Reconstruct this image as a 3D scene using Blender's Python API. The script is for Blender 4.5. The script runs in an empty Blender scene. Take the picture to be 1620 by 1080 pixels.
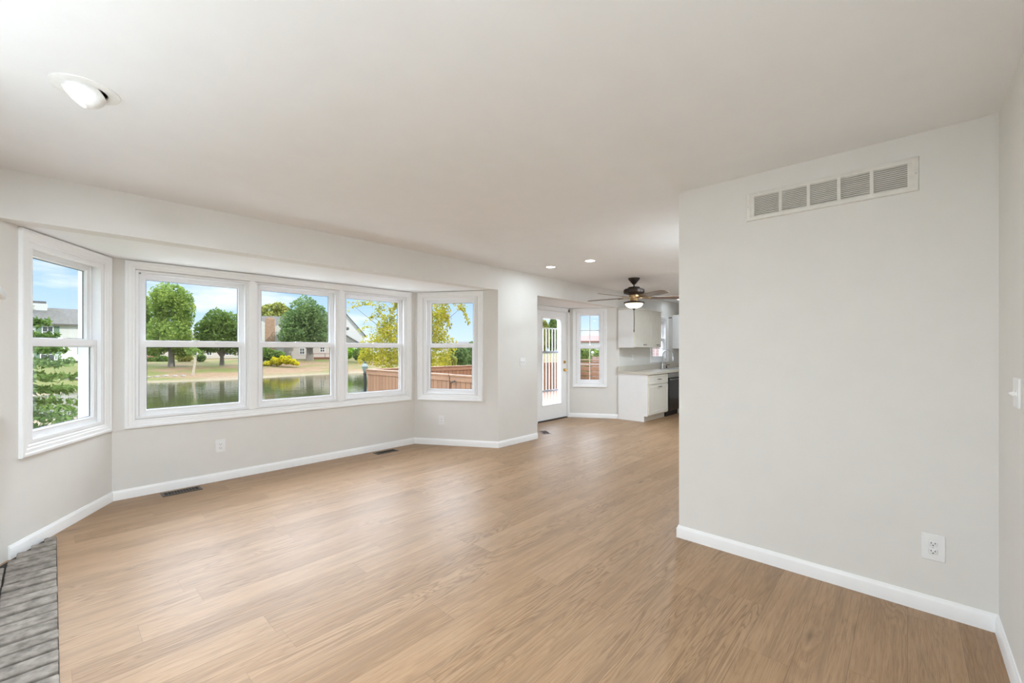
import bpy, bmesh, math, random
from mathutils import Vector, Matrix, noise
import numpy as np
random.seed(7); np.random.seed(7)
SC = bpy.context.scene
COL = SC.collection

# ------------------------------------------------------------------ camera
CAM_A, CAM_H, CAM_F, CAM_CY = 0.748, 1.332, 674.6, 552.3
cd = bpy.data.cameras.new('camera'); cam = bpy.data.objects.new('camera', cd); COL.objects.link(cam)
cam.location = (0, 0, CAM_H); cam.rotation_euler = (math.pi/2, 0, CAM_A - math.pi/2)
cd.sensor_width = 36; cd.lens = CAM_F/1620*36; cd.shift_y = (CAM_CY-540)/1620
cd.clip_start = 0.03; cd.clip_end = 600
SC.camera = cam
FW = Vector((math.cos(CAM_A), math.sin(CAM_A))); RT = Vector((math.sin(CAM_A), -math.cos(CAM_A)))

# ------------------------------------------------------------------ colour management
SC.view_settings.view_transform = 'Standard'
SC.view_settings.look = 'None'
SC.view_settings.gamma = 1
SC.view_settings.use_curve_mapping = False
SC.view_settings.exposure = 0.64
try:
    SC.cycles.max_bounces = 10; SC.cycles.diffuse_bounces = 6; SC.cycles.transparent_max_bounces = 16
    SC.cycles.sample_clamp_indirect = 6; SC.cycles.use_denoising = True
except Exception:
    pass

# ------------------------------------------------------------------ node helpers
class NT:
    def __init__(s, nt): s.nt = nt
    def n(s, typ, **kw):
        x = s.nt.nodes.new('ShaderNode'+typ)
        for k, v in kw.items():
            if k == 'ins':
                for kk, vv in v.items():
                    if isinstance(vv, bpy.types.NodeSocket): s.nt.links.new(vv, x.inputs[kk])
                    else: x.inputs[kk].default_value = vv
            else: setattr(x, k, v)
        return x
    def m(s, op, a, b=0.0, c=0.0, clamp=False):
        x = s.nt.nodes.new('ShaderNodeMath'); x.operation = op; x.use_clamp = clamp
        for i, v in enumerate((a, b, c)):
            if isinstance(v, bpy.types.NodeSocket): s.nt.links.new(v, x.inputs[i])
            else: x.inputs[i].default_value = v
        return x.outputs[0]
    def mix(s, f, a, b, mode='MIX'):
        x = s.nt.nodes.new('ShaderNodeMix'); x.data_type = 'RGBA'; x.blend_type = mode
        for i, v in ((0, f), (6, a), (7, b)):
            if isinstance(v, bpy.types.NodeSocket): s.nt.links.new(v, x.inputs[i])
            else: x.inputs[i].default_value = v if i == 0 or len(v) == 4 else tuple(v)+(1,)
        return x.outputs[2]
    def ramp(s, f, stops):
        x = s.nt.nodes.new('ShaderNodeValToRGB'); e = x.color_ramp.elements
        while len(e) < len(stops): e.new(0.5)
        for el, (p, c) in zip(e, stops):
            el.position = p; el.color = tuple(c)+(1,) if len(c) == 3 else c
        s.nt.links.new(f, x.inputs[0]); return x.outputs[0]
    def link(s, a, b): s.nt.links.new(a, b)

SKY_FILL = 6.6
# ------------------------------------------------------------------ world: blue sky with bright clouds
wd = bpy.data.worlds.new('sky'); SC.world = wd; wd.use_nodes = True
W = NT(wd.node_tree); wd.node_tree.nodes.clear()
tc = W.n('TexCoord'); sp = W.n('SeparateXYZ'); W.link(tc.outputs['Generated'], sp.inputs[0])
z = W.m('MAXIMUM', sp.outputs[2], 0.0)
blue = W.ramp(z, [(0.0, (0.56, 0.68, 0.80)), (0.10, (0.37, 0.54, 0.78)), (0.25, (0.26, 0.46, 0.78)), (1.0, (0.22, 0.40, 0.75))])
mp = W.n('Mapping', ins={'Vector': tc.outputs['Generated'], 'Scale': (1.0, 1.0, 4.2), 'Location': (0.35, 0.1, 0.13)})
cn = W.n('TexNoise', ins={'Vector': mp.outputs[0], 'Scale': 3.1, 'Detail': 7.0, 'Roughness': 0.55})
cl = W.m('MULTIPLY', W.m('SUBTRACT', cn.outputs[0], 0.52), 7.0, clamp=True)
cl = W.m('MAXIMUM', cl, 0.0)
cloud = W.mix(cl, blue, (0.82, 0.82, 0.83))
# unseen bright sky band added to light the room, on the garden side (+Y), thinner blue-white sky overhead and behind the house
up = W.m('MULTIPLY', W.m('SUBTRACT', z, 0.235), 9.0, clamp=True)
top = W.m('SUBTRACT', 1.0, W.m('MULTIPLY', W.m('SUBTRACT', z, 0.72), 6.0, clamp=True))
side = W.m('MULTIPLY', W.m('ADD', sp.outputs[1], 0.10), 3.0, clamp=True)
bank = W.m('MULTIPLY', W.m('MULTIPLY', up, top), side)
high = W.mix(W.m('MULTIPLY', W.m('SUBTRACT', z, 0.30), 4.0, clamp=True), cloud, (0.95, 1.05, 1.2))
skyc = W.mix(bank, high, (SKY_FILL*0.92, SKY_FILL, SKY_FILL*1.13))
bg = W.n('Background', ins={'Color': skyc, 'Strength': 1.0})
wo = W.n('OutputWorld'); W.link(bg.outputs[0], wo.inputs[0])

# ------------------------------------------------------------------ sun (behind the house, lighting the garden side facing us)
sl = bpy.data.lights.new('sun', 'SUN'); sl.energy = 2.3; sl.angle = 0.02; sl.color = (1, 0.96, 0.9)
so = bpy.data.objects.new('sun', sl); COL.objects.link(so)
so.rotation_euler = Vector((-0.28, 0.72, -0.80)).to_track_quat('-Z', 'Y').to_euler()

# ------------------------------------------------------------------ materials
MATS = {}
def mat(name, col, rough=0.5, metal=0.0, nscale=40.0, namt=0.04, bump=0.0, spec=0.5, emis=None, estr=0.0, col2=None, stretch=(1, 1, 1), coat=0.0):
    if name in MATS: return MATS[name]
    m = bpy.data.materials.new(name); m.use_nodes = True; t = NT(m.node_tree); m.node_tree.nodes.clear()
    o = t.n('OutputMaterial'); p = t.n('BsdfPrincipled')
    c = t.n('TexCoord'); mp = t.n('Mapping', ins={'Vector': c.outputs['Object'], 'Scale': stretch})
    nz = t.n('TexNoise', ins={'Vector': mp.outputs[0], 'Scale': nscale, 'Detail': 4.0})
    a = tuple(max(0, x*(1-namt)) for x in col); b = col2 if col2 else tuple(min(1, x*(1+namt)) for x in col)
    f = t.ramp(nz.outputs[0], [(0.3, (0, 0, 0)), (0.7, (1, 1, 1))])
    t.link(t.mix(f, a, b), p.inputs['Base Color'])
    p.inputs['Roughness'].default_value = rough; p.inputs['Metallic'].default_value = metal
    p.inputs['Specular IOR Level'].default_value = spec
    if coat: p.inputs['Coat Weight'].default_value = coat
    if bump:
        b_ = t.n('Bump', ins={'Height': nz.outputs[0], 'Strength': bump, 'Distance': 0.002}); t.link(b_.outputs[0], p.inputs['Normal'])
    if emis:
        p.inputs['Emission Color'].default_value = tuple(emis)+(1,); p.inputs['Emission Strength'].default_value = estr
    t.link(p.outputs[0], o.inputs[0]); MATS[name] = m; return m

def glass_mat():
    m = bpy.data.materials.new('window_glass'); m.use_nodes = True; t = NT(m.node_tree); m.node_tree.nodes.clear()
    o = t.n('OutputMaterial'); tr = t.n('BsdfTransparent', ins={'Color': (0.98, 0.99, 0.985, 1)})
    gl = t.n('BsdfGlossy', ins={'Roughness': 0.0}); lw = t.n('LayerWeight', ins={'Blend': 0.5})
    fr = t.m('ADD', t.m('MULTIPLY', t.m('POWER', lw.outputs['Facing'], 5.0), 0.6), 0.02)
    mx = t.n('MixShader'); t.link(fr, mx.inputs[0]); t.link(tr.outputs[0], mx.inputs[1]); t.link(gl.outputs[0], mx.inputs[2])
    t.link(mx.outputs[0], o.inputs[0]); MATS['window_glass'] = m; return m

def floor_mat():
    m = bpy.data.materials.new('oak_planks'); m.use_nodes = True; t = NT(m.node_tree); m.node_tree.nodes.clear()
    o = t.n('OutputMaterial'); p = t.n('BsdfPrincipled'); c = t.n('TexCoord'); s = t.n('SeparateXYZ'); t.link(c.outputs['Object'], s.inputs[0])
    x, y = s.outputs[0], s.outputs[1]; PW, PL = 0.182, 1.22
    yr = t.m('DIVIDE', y, PW); row = t.m('FLOOR', yr)
    rn = t.n('TexWhiteNoise', noise_dimensions='1D'); t.link(row, rn.inputs['W'])
    xs = t.m('ADD', t.m('DIVIDE', x, PL), t.m('MULTIPLY', rn.outputs[0], 3.7)); colm = t.m('FLOOR', xs)
    cv = t.n('CombineXYZ'); t.link(row, cv.inputs[0]); t.link(colm, cv.inputs[1])
    idn = t.n('TexWhiteNoise', noise_dimensions='2D'); t.link(cv.outputs[0], idn.inputs['Vector'])
    pid = idn.outputs[0]
    # grain coordinates, shifted plank by plank
    def coords(sx, sy, k):
        q = t.n('CombineXYZ'); t.link(t.m('ADD', t.m('MULTIPLY', x, sx), t.m('MULTIPLY', pid, 37.0*k)), q.inputs[0])
        t.link(t.m('MULTIPLY', y, sy), q.inputs[1]); t.link(t.m('MULTIPLY', pid, 19.0*k), q.inputs[2]); return q.outputs[0]
    fine = t.n('TexNoise', ins={'Vector': coords(3.0, 70.0, 1), 'Scale': 1.0, 'Detail': 6.0, 'Roughness': 0.65})
    broad = t.n('TexNoise', ins={'Vector': coords(0.9, 9.0, 2), 'Scale': 1.0, 'Detail': 3.0, 'Distortion': 0.8})
    hair = t.n('TexNoise', ins={'Vector': coords(7.0, 230.0, 5), 'Scale': 1.0, 'Detail': 3.0, 'Roughness': 0.7})
    rings = t.m('FRACT', t.m('MULTIPLY', broad.outputs[0], 13.0))
    rings = t.m('POWER', t.m('MULTIPLY', t.m('ABSOLUTE', t.m('SUBTRACT', rings, 0.5)), 2.0), 2.2)
    rmask = t.n('TexNoise', ins={'Vector': coords(0.7, 4.0, 6), 'Scale': 1.0, 'Detail': 1.0})
    rings = t.m('MULTIPLY', rings, t.m('MULTIPLY', t.m('SUBTRACT', rmask.outputs[0], 0.36), 4.0, clamp=True))
    vor = t.n('TexVoronoi', ins={'Vector': coords(1.3, 7.5, 3), 'Scale': 0.9})
    knot = t.m('SUBTRACT', 1.0, t.m('MULTIPLY', vor.outputs['Distance'], 8.0), clamp=True)
    wear = t.n('TexNoise', ins={'Vector': coords(1.1, 14.0, 4), 'Scale': 1.2, 'Detail': 4.0})
    wearf = t.ramp(wear.outputs[0], [(0.50, (0, 0, 0)), (0.66, (1, 1, 1))])
    base = t.ramp(pid, [(0.0, (0.265, 0.146, 0.066)), (0.35, (0.325, 0.188, 0.093)), (0.7, (0.36, 0.217, 0.115)), (1.0, (0.295, 0.166, 0.078))])
    ff = t.ramp(fine.outputs[0], [(0.3, (0, 0, 0)), (0.68, (1, 1, 1))])
    c1 = t.mix(t.m('MULTIPLY', ff, 0.46), base, (0.48, 0.325, 0.20))
    c2 = t.mix(t.m('MULTIPLY', rings, 0.72), c1, (0.17, 0.092, 0.042))
    hf = t.ramp(hair.outputs[0], [(0.36, (1, 1, 1)), (0.52, (0, 0, 0))])
    c2 = t.mix(t.m('MULTIPLY', hf, 0.42), c2, (0.16, 0.088, 0.042))
    c3 = t.mix(t.m('MULTIPLY', wearf, 0.50), c2, (0.22, 0.135, 0.075))
    c4 = t.mix(t.m('MULTIPLY', knot, 0.75), c3, (0.09, 0.05, 0.028))
    fy = t.m('FRACT', yr); fx = t.m('FRACT', xs)
    ey = t.m('MINIMUM', fy, t.m('SUBTRACT', 1.0, fy)); ex = t.m('MINIMUM', fx, t.m('SUBTRACT', 1.0, fx))
    sy_ = t.m('LESS_THAN', ey, 0.008); sx_ = t.m('LESS_THAN', ex, 0.0008)
    seam = t.m('MAXIMUM', sy_, sx_)
    c5 = t.mix(t.m('MULTIPLY', seam, 0.38), c4, (0.10, 0.06, 0.035))
    t.link(c5, p.inputs['Base Color'])
    t.link(t.m('ADD', 0.38, t.m('MULTIPLY', fine.outputs[0], 0.12)), p.inputs['Roughness'])
    p.inputs['Specular IOR Level'].default_value = 0.5
    hb = t.m('SUBTRACT', t.m('MULTIPLY', fine.outputs[0], 0.3), seam)
    b_ = t.n('Bump', ins={'Height': hb, 'Strength': 0.12, 'Distance': 0.001}); t.link(b_.outputs[0], p.inputs['Normal'])
    t.link(p.outputs[0], o.inputs[0]); return m

def leaf_mat(name, c1, c2, scale=0.6, trans=0.35):
    m = bpy.data.materials.new(name); m.use_nodes = True; t = NT(m.node_tree); m.node_tree.nodes.clear()
    o = t.n('OutputMaterial'); c = t.n('TexCoord')
    nz = t.n('TexNoise', ins={'Vector': c.outputs['Object'], 'Scale': scale, 'Detail': 5.0, 'Roughness': 0.7})
    f = t.ramp(nz.outputs[0], [(0.35, (0, 0, 0)), (0.65, (1, 1, 1))])
    k = t.mix(f, c1, c2)
    d = t.n('BsdfDiffuse'); t.link(k, d.inputs[0]); tr = t.n('BsdfTranslucent'); t.link(k, tr.inputs[0])
    mx = t.n('MixShader', ins={0: trans}); t.link(d.outputs[0], mx.inputs[1]); t.link(tr.outputs[0], mx.inputs[2])
    t.link(mx.outputs[0], o.inputs[0]); MATS[name] = m; return m

def ground_mat():
    m = bpy.data.materials.new('dry_lawn'); m.use_nodes = True; t = NT(m.node_tree); m.node_tree.nodes.clear()
    o = t.n('OutputMaterial'); p = t.n('BsdfPrincipled'); c = t.n('TexCoord'); s = t.n('SeparateXYZ'); t.link(c.outputs['Object'], s.inputs[0])
    n1 = t.n('TexNoise', ins={'Vector': c.outputs['Object'], 'Scale': 0.16, 'Detail': 5.0})
    n2 = t.n('TexNoise', ins={'Vector': c.outputs['Object'], 'Scale': 2.2, 'Detail': 6.0})
    left = t.m('MULTIPLY', t.m('SUBTRACT', 9.0, s.outputs[0]), 0.07, clamp=True)
    far = t.m('MULTIPLY', t.m('SUBTRACT', s.outputs[1], 62.0), 0.02, clamp=True)
    g = t.ramp(t.m('ADD', t.m('ADD', n1.outputs[0], t.m('MULTIPLY', left, 0.30)), t.m('MULTIPLY', far, 0.12)), [(0.44, (0, 0, 0)), (0.60, (1, 1, 1))])
    dry = t.mix(n2.outputs[0], (0.13, 0.082, 0.045), (0.30, 0.205, 0.125))
    grn = t.mix(n2.outputs[0], (0.075, 0.09, 0.022), (0.17, 0.18, 0.055))
    k = t.mix(g, dry, grn)
    zz = t.m('ADD', s.outputs[2], t.m('MULTIPLY', t.m('SUBTRACT', n1.outputs[0], 0.5), 0.35))
    sand = t.m('SUBTRACT', 1.0, t.m('MULTIPLY', t.m('SUBTRACT', zz, -1.92), 6.0), clamp=True)
    k2 = t.mix(sand, k, t.mix(n2.outputs[0], (0.16, 0.125, 0.075), (0.30, 0.25, 0.18)))
    t.link(k2, p.inputs['Base Color']); p.inputs['Roughness'].default_value = 0.95; p.inputs['Specular IOR Level'].default_value = 0.1
    t.link(p.outputs[0], o.inputs[0]); MATS['dry_lawn'] = m; return m

def water_mat():
    m = bpy.data.materials.new('pond_water'); m.use_nodes = True; t = NT(m.node_tree); m.node_tree.nodes.clear()
    o = t.n('OutputMaterial'); p = t.n('BsdfPrincipled', ins={'Base Color': (0.055, 0.06, 0.028, 1), 'Roughness': 0.03, 'IOR': 1.33})
    c = t.n('TexCoord'); mp = t.n('Mapping', ins={'Vector': c.outputs['Object'], 'Scale': (0.5, 1.6, 1)})
    nz = t.n('TexNoise', ins={'Vector': mp.outputs[0], 'Scale': 1.0, 'Detail': 3.0})
    b_ = t.n('Bump', ins={'Height': nz.outputs[0], 'Strength': 0.05, 'Distance': 0.25}); t.link(b_.outputs[0], p.inputs['Normal'])
    t.link(p.outputs[0], o.inputs[0]); return m

def stripe_mat(name, c1, c2, axis, period, gap, gapcol, rough=0.7):
    """boards or courses: a narrow dark joint every `period` along an object axis"""
    m = bpy.data.materials.new(name); m.use_nodes = True; t = NT(m.node_tree); m.node_tree.nodes.clear()
    o = t.n('OutputMaterial'); p = t.n('BsdfPrincipled'); c = t.n('TexCoord'); s = t.n('SeparateXYZ'); t.link(c.outputs['Object'], s.inputs[0])
    v = t.m('DIVIDE', s.outputs[axis], period); fl = t.m('FLOOR', v); fr = t.m('FRACT', v)
    wn = t.n('TexWhiteNoise', noise_dimensions='1D'); t.link(fl, wn.inputs['W'])
    nz = t.n('TexNoise', ins={'Vector': c.outputs['Object'], 'Scale': 8.0, 'Detail': 5.0})
    f = t.m('ADD', t.m('MULTIPLY', wn.outputs[0], 0.6), t.m('MULTIPLY', nz.outputs[0], 0.4))
    k = t.mix(t.m('LESS_THAN', fr, gap), t.mix(f, c1, c2), gapcol)
    t.link(k, p.inputs['Base Color']); p.inputs['Roughness'].default_value = rough
    t.link(p.outputs[0], o.inputs[0]); MATS[name] = m; return m

def brick_mat(name, c1, c2, mortar, scale=4.0):
    m = bpy.data.materials.new(name); m.use_nodes = True; t = NT(m.node_tree); m.node_tree.nodes.clear()
    o = t.n('OutputMaterial'); p = t.n('BsdfPrincipled'); c = t.n('TexCoord')
    s = t.n('SeparateXYZ'); t.link(c.outputs['Object'], s.inputs[0]); q = t.n('CombineXYZ')
    t.link(t.m('ADD', s.outputs[0], s.outputs[1]), q.inputs[0]); t.link(s.outputs[2], q.inputs[1])
    b = t.n('TexBrick', ins={'Vector': q.outputs[0], 'Color1': c1+(1,), 'Color2': c2+(1,), 'Mortar': mortar+(1,), 'Scale': scale})
    t.link(b.outputs[0], p.inputs['Base Color']); p.inputs['Roughness'].default_value = 0.9
    t.link(p.outputs[0], o.inputs[0]); MATS[name] = m; return m

M_WALL = mat('wall_paint', (0.775, 0.755, 0.72), 0.75, nscale=6, namt=0.012, spec=0.3)
M_CEIL = mat('ceiling_paint', (0.87, 0.87, 0.87), 0.85, nscale=6, namt=0.01, spec=0.2)
M_TRIM = mat('white_trim_paint', (0.93, 0.93, 0.93), 0.35, nscale=12, namt=0.01)
M_VINYL = mat('white_vinyl', (0.92, 0.92, 0.93), 0.3, nscale=20, namt=0.01)
M_GASKET = mat('dark_gasket', (0.10, 0.10, 0.11), 0.6)
M_GLASS = glass_mat()
M_FLOOR = floor_mat()
M_PLATE = mat('white_plastic', (0.86, 0.86, 0.86), 0.3, nscale=30, namt=0.01)
M_DARK = mat('dark_slot', (0.02, 0.02, 0.02), 0.6)
M_BRASS = mat('polished_brass', (0.72, 0.50, 0.18), 0.22, metal=1.0)
M_BRONZE = mat('dark_bronze', (0.045, 0.032, 0.025), 0.4, metal=0.6)
M_CAB = mat('cabinet_paint', (0.74, 0.70, 0.625), 0.4, nscale=10, namt=0.015)
M_STEEL = mat('brushed_steel', (0.58, 0.58, 0.57), 0.28, metal=1.0, nscale=30, stretch=(1, 1, 30), namt=0.08)

# ------------------------------------------------------------------ mesh builder
class MB:
    def __init__(s): s.v = []; s.f = []; s.mx = Matrix()
    def _add(s, vs, fs):
        k = len(s.v); s.v += [tuple(s.mx @ Vector(p)) for p in vs]; s.f += [tuple(i+k for i in f) for f in fs]; return s
    def box(s, x0, x1, y0, y1, z0, z1):
        x0, x1 = min(x0, x1), max(x0, x1); y0, y1 = min(y0, y1), max(y0, y1); z0, z1 = min(z0, z1), max(z0, z1)
        return s._add([(x0,y0,z0),(x1,y0,z0),(x1,y1,z0),(x0,y1,z0),(x0,y0,z1),(x1,y0,z1),(x1,y1,z1),(x0,y1,z1)],
                      [(0,3,2,1),(4,5,6,7),(0,1,5,4),(1,2,6,5),(2,3,7,6),(3,0,4,7)])
    def bbox(s, x0, x1, y0, y1, z0, z1, b):
        """box with bevelled edges"""
        bm = bmesh.new(); bmesh.ops.create_cube(bm, size=1)
        for v in bm.verts:
            v.co = Vector(((x0+x1)/2+v.co.x*(x1-x0), (y0+y1)/2+v.co.y*(y1-y0), (z0+z1)/2+v.co.z*(z1-z0)))
        bmesh.ops.bevel(bm, geom=list(bm.edges), offset=b, segments=2, affect='EDGES', profile=0.5)
        bm.verts.index_update(); s._add([v.co for v in bm.verts], [[v.index for v in f.verts] for f in bm.faces]); bm.free(); return s
    def prism(s, poly, z0, z1):
        n = len(poly)
        a = sum(poly[i][0]*poly[(i+1) % n][1]-poly[(i+1) % n][0]*poly[i][1] for i in range(n))
        if a < 0: poly = poly[::-1]
        vs = [(x, y, z0) for x, y in poly]+[(x, y, z1) for x, y in poly]
        fs = [tuple(range(n))[::-1], tuple(range(n, 2*n))]+[(i, (i+1) % n, (i+1) % n+n, i+n) for i in range(n)]
        return s._add(vs, fs)
    def lathe(s, prof, c=(0, 0, 0), seg=32, axis='Z'):
        """prof: list of (r, z); closed at the ends where r = 0"""
        vs, fs = [], []
        for r, z in prof:
            for i in range(seg):
                a = 2*math.pi*i/seg; p = (r*math.cos(a), r*math.sin(a), z)
                if axis == 'Y': p = (p[0], p[2], p[1])
                if axis == 'X': p = (p[2], p[0], p[1])
                vs.append((p[0]+c[0], p[1]+c[1], p[2]+c[2]))
        for j in range(len(prof)-1):
            for i in range(seg):
                k = (i+1) % seg; fs.append((j*seg+i, j*seg+k, (j+1)*seg+k, (j+1)*seg+i))
        if prof[0][0] > 1e-6: fs.append(tuple(range(seg))[::-1])
        if prof[-1][0] > 1e-6: fs.append(tuple(range((len(prof)-1)*seg, len(prof)*seg)))
        return s._add(vs, fs)
    def tube(s, pts, r, seg=10):
        pts = [Vector(p) for p in pts]; vs, fs = [], []; rr = r if isinstance(r, (list, tuple)) else [r]*len(pts)
        up = Vector((0.123, 0.456, 0.88)).normalized()
        for i, p in enumerate(pts):
            d = (pts[min(i+1, len(pts)-1)]-pts[max(i-1, 0)]).normalized()
            a = d.cross(up)
            if a.length < 1e-3: a = d.cross(Vector((1, 0, 0)))
            a.normalize(); b = d.cross(a)
            for k in range(seg):
                t = 2*math.pi*k/seg; vs.append(p+(a*math.cos(t)+b*math.sin(t))*rr[i])
        for i in range(len(pts)-1):
            for k in range(seg):
                q = (k+1) % seg; fs.append((i*seg+k, i*seg+q, (i+1)*seg+q, (i+1)*seg+k))
        fs.append(tuple(range(seg))[::-1]); fs.append(tuple(range((len(pts)-1)*seg, len(pts)*seg)))
        return s._add(vs, fs)
    def frame(s, x0, x1, z0, z1, prof):
        """mitred picture frame in the local XZ plane; prof: closed list of (inset from the outer edge, y)"""
        vs, fs, n = [], [], len(prof)
        for cx, cz, sx, sz in ((x0, z0, 1, 1), (x1, z0, -1, 1), (x1, z1, -1, -1), (x0, z1, 1, -1)):
            for w, y in prof: vs.append((cx+sx*w, y, cz+sz*w))
        for c in range(4):
            d = (c+1) % 4
            for i in range(n):
                j = (i+1) % n; fs.append((c*n+i, c*n+j, d*n+j, d*n+i))
        return s._add(vs, fs)
    def sweep(s, path, prof):
        """sweep a closed profile [(offset to the left of the path, z)] along an open 2-D path with mitres"""
        P = [Vector(p) for p in path]; n = len(prof); vs, fs = [], []
        for i, p in enumerate(P):
            d0 = (P[i]-P[i-1]).normalized() if i else None; d1 = (P[i+1]-P[i]).normalized() if i < len(P)-1 else None
            if d0 is None: d0 = d1
            if d1 is None: d1 = d0
            n0 = Vector((-d0.y, d0.x)); n1 = Vector((-d1.y, d1.x)); m_ = (n0+n1).normalized(); k = 1/max(0.2, m_.dot(n0))
            for o, z in prof:
                q = p+m_*(o*k); vs.append((q.x, q.y, z))
        for i in range(len(P)-1):
            for a in range(n):
                b = (a+1) % n; fs.append((i*n+a, i*n+b, (i+1)*n+b, (i+1)*n+a))
        fs.append(tuple(range(n))[::-1]); fs.append(tuple(range((len(P)-1)*n, len(P)*n)))
        return s._add(vs, fs)
    def grid(s, fn, nu, nv):
        vs = [fn(i/nu, j/nv) for j in range(nv+1) for i in range(nu+1)]
        return s._add(vs, [(j*(nu+1)+i, j*(nu+1)+i+1, (j+1)*(nu+1)+i+1, (j+1)*(nu+1)+i) for j in range(nv) for i in range(nu)])
    def build(s, name, m, parent=None, smooth=False, loc=None, rotz=0.0, fix=True):
        me = bpy.data.meshes.new(name); me.from_pydata([tuple(v) for v in s.v], [], s.f)
        if fix:
            bm = bmesh.new(); bm.from_mesh(me); bmesh.ops.recalc_face_normals(bm, faces=bm.faces); bm.to_mesh(me); bm.free()
        me.materials.append(m)
        if smooth:
            me.polygons.foreach_set('use_smooth', [True]*len(me.polygons))
            try: me.set_sharp_from_angle(angle=math.radians(38))
            except Exception: pass
        me.update()
        o = bpy.data.objects.new(name, me); COL.objects.link(o)
        if parent: o.parent = parent
        if loc: o.location = loc
        o.rotation_euler.z = rotz
        return o

def tag(o, label=None, cat=None, group=None, kind=None):
    if label: o['label'] = label
    if cat: o['category'] = cat
    if group: o['group'] = group
    if kind: o['kind'] = kind
    return o
def thing(name, label, cat, loc=(0, 0, 0), rotz=0.0, group=None, kind=None):
    o = bpy.data.objects.new(name, None); COL.objects.link(o); o.empty_display_size = 0.1
    o.location = loc; o.rotation_euler.z = rotz
    return tag(o, label, cat, group, kind)
def copy_tree(o, parent=None):
    c = o.copy(); COL.objects.link(c); c.parent = parent
    for ch in o.children: copy_tree(ch, c)
    return c
def lab(o, label): o['label'] = label; return o

# ------------------------------------------------------------------ room dimensions
H = 2.44; ZS = 2.135; YW = 4.058; XR = 3.025; YE = -0.314; XL = -0.36; T = 0.15
S60 = math.sin(math.radians(60)); C60 = 0.5
YB = 5.115; LB = (YB-YW)/S60                       # bay depth and splay length
BA, BB, BC, BD = (0.354-LB*C60, YW), (0.354, YB), (3.485, YB), (3.485+LB*C60, YW)
YD = 4.89; LD = (YD-YW)/S60
DA, DB, DC, DD = (4.93, YW), (4.93+LD*C60, YD), (6.92, YD), (6.92+LD*C60, YW)
XE = 11.4; YP = 1.19                               # kitchen end wall, partition end

def wall(name, P, Q, z0, z1, openings=(), t=T, label=None, m=M_WALL):
    """wall with its face along P->Q, the room on the right-hand side of the direction, thickness outwards (left)"""
    L = math.hypot(Q[0]-P[0], Q[1]-P[1]); b = MB()
    xs = sorted({0.0, L, *[o[0] for o in openings], *[o[1] for o in openings]}); zs = sorted({z0, z1, *[o[2] for o in openings], *[o[3] for o in openings]})
    for i in range(len(xs)-1):
        run = None
        for j in range(len(zs)-1):
            cx, cz = (xs[i]+xs[i+1])/2, (zs[j]+zs[j+1])/2
            if any(o[0] < cx < o[1] and o[2] < cz < o[3] for o in openings):
                if run: b.box(xs[i], xs[i+1], 0, t, *run); run = None
            else: run = (run[0], zs[j+1]) if run else (zs[j], zs[j+1])
        if run: b.box(xs[i], xs[i+1], 0, t, *run)
    o = b.build(name, m, loc=(P[0], P[1], 0), rotz=math.atan2(Q[1]-P[1], Q[0]-P[0]))
    return tag(o, label or name.replace('_', ' ')+' painted warm white', 'wall', kind='structure')

# ------------------------------------------------------------------ shell
fl = MB(); fl.prism([(XL-T, YE-T), (XE+T, YE-T), (XE+T, YW+0.1), (DD[0]+.02, YW+0.1), (DC[0]+.04, YD+.06), (DB[0]-.04, YD+.06), (DA[0]-.02, YW+.1), (BD[0]+.02, YW+0.1),
    (BC[0]+.04, YB+.06), (BB[0]-.04, YB+.06), (BA[0]-.02, YW+.1), (XL-T, YW+.1)], -0.12, 0.0)
tag(fl.build('floor', M_FLOOR), 'light oak plank floor running the length of the room', 'floor', kind='structure')
ce = MB().box(XL-T, XE+T, YE-T, YW+T, H, H+0.2)
tag(ce.build('ceiling', M_CEIL), 'flat white painted ceiling', 'ceiling', kind='structure')
bs = MB().prism([(BA[0]-.1, YW+T), (BB[0]-.09, YB+T), (BC[0]+.09, YB+T), (BD[0]+.1, YW+T)], ZS, ZS+0.25)
tag(bs.build('ceiling_bay', M_CEIL), 'lowered white ceiling of the wide window bay', 'ceiling', kind='structure')
ds = MB().prism([(DA[0]-.1, YW+T), (DB[0]-.09, YD+T), (DC[0]+.09, YD+T), (DD[0]+.1, YW+T)], ZS, ZS+0.25)
tag(ds.build('ceiling_dinette', M_CEIL), 'lowered white ceiling over the glazed door bay', 'ceiling', kind='structure')

wall('wall_front', (XL-T, YW), (XE+T, YW), 0, H, [(BA[0]-XL+T, BD[0]-XL+T, 0, ZS), (DA[0]-XL+T, DD[0]-XL+T, 0, ZS), (8.82-XL+T, 9.58-XL+T, 1.10, 1.99)],
     label='long window wall with headers over the two bays, painted warm white')
wall('wall_left', (XL, YE-T), (XL, YW), 0, H, label='fireplace side wall with the mantel shelf, painted warm white')
wall('wall_rear', (XR+T, YE), (XL-T, YE), 0, H, label='narrow sliver of wall at the right edge with a light switch')
o = MB().box(XR, XE+T, YE-T, YP, 0, H).build('wall_right', M_WALL); tag(o, 'large grey white partition wall with the long vent grille', 'wall', kind='structure')
wall('wall_kitchen', (XE, YW), (XE, YP), 0, H, label='end wall of the kitchen behind the partition')
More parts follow.
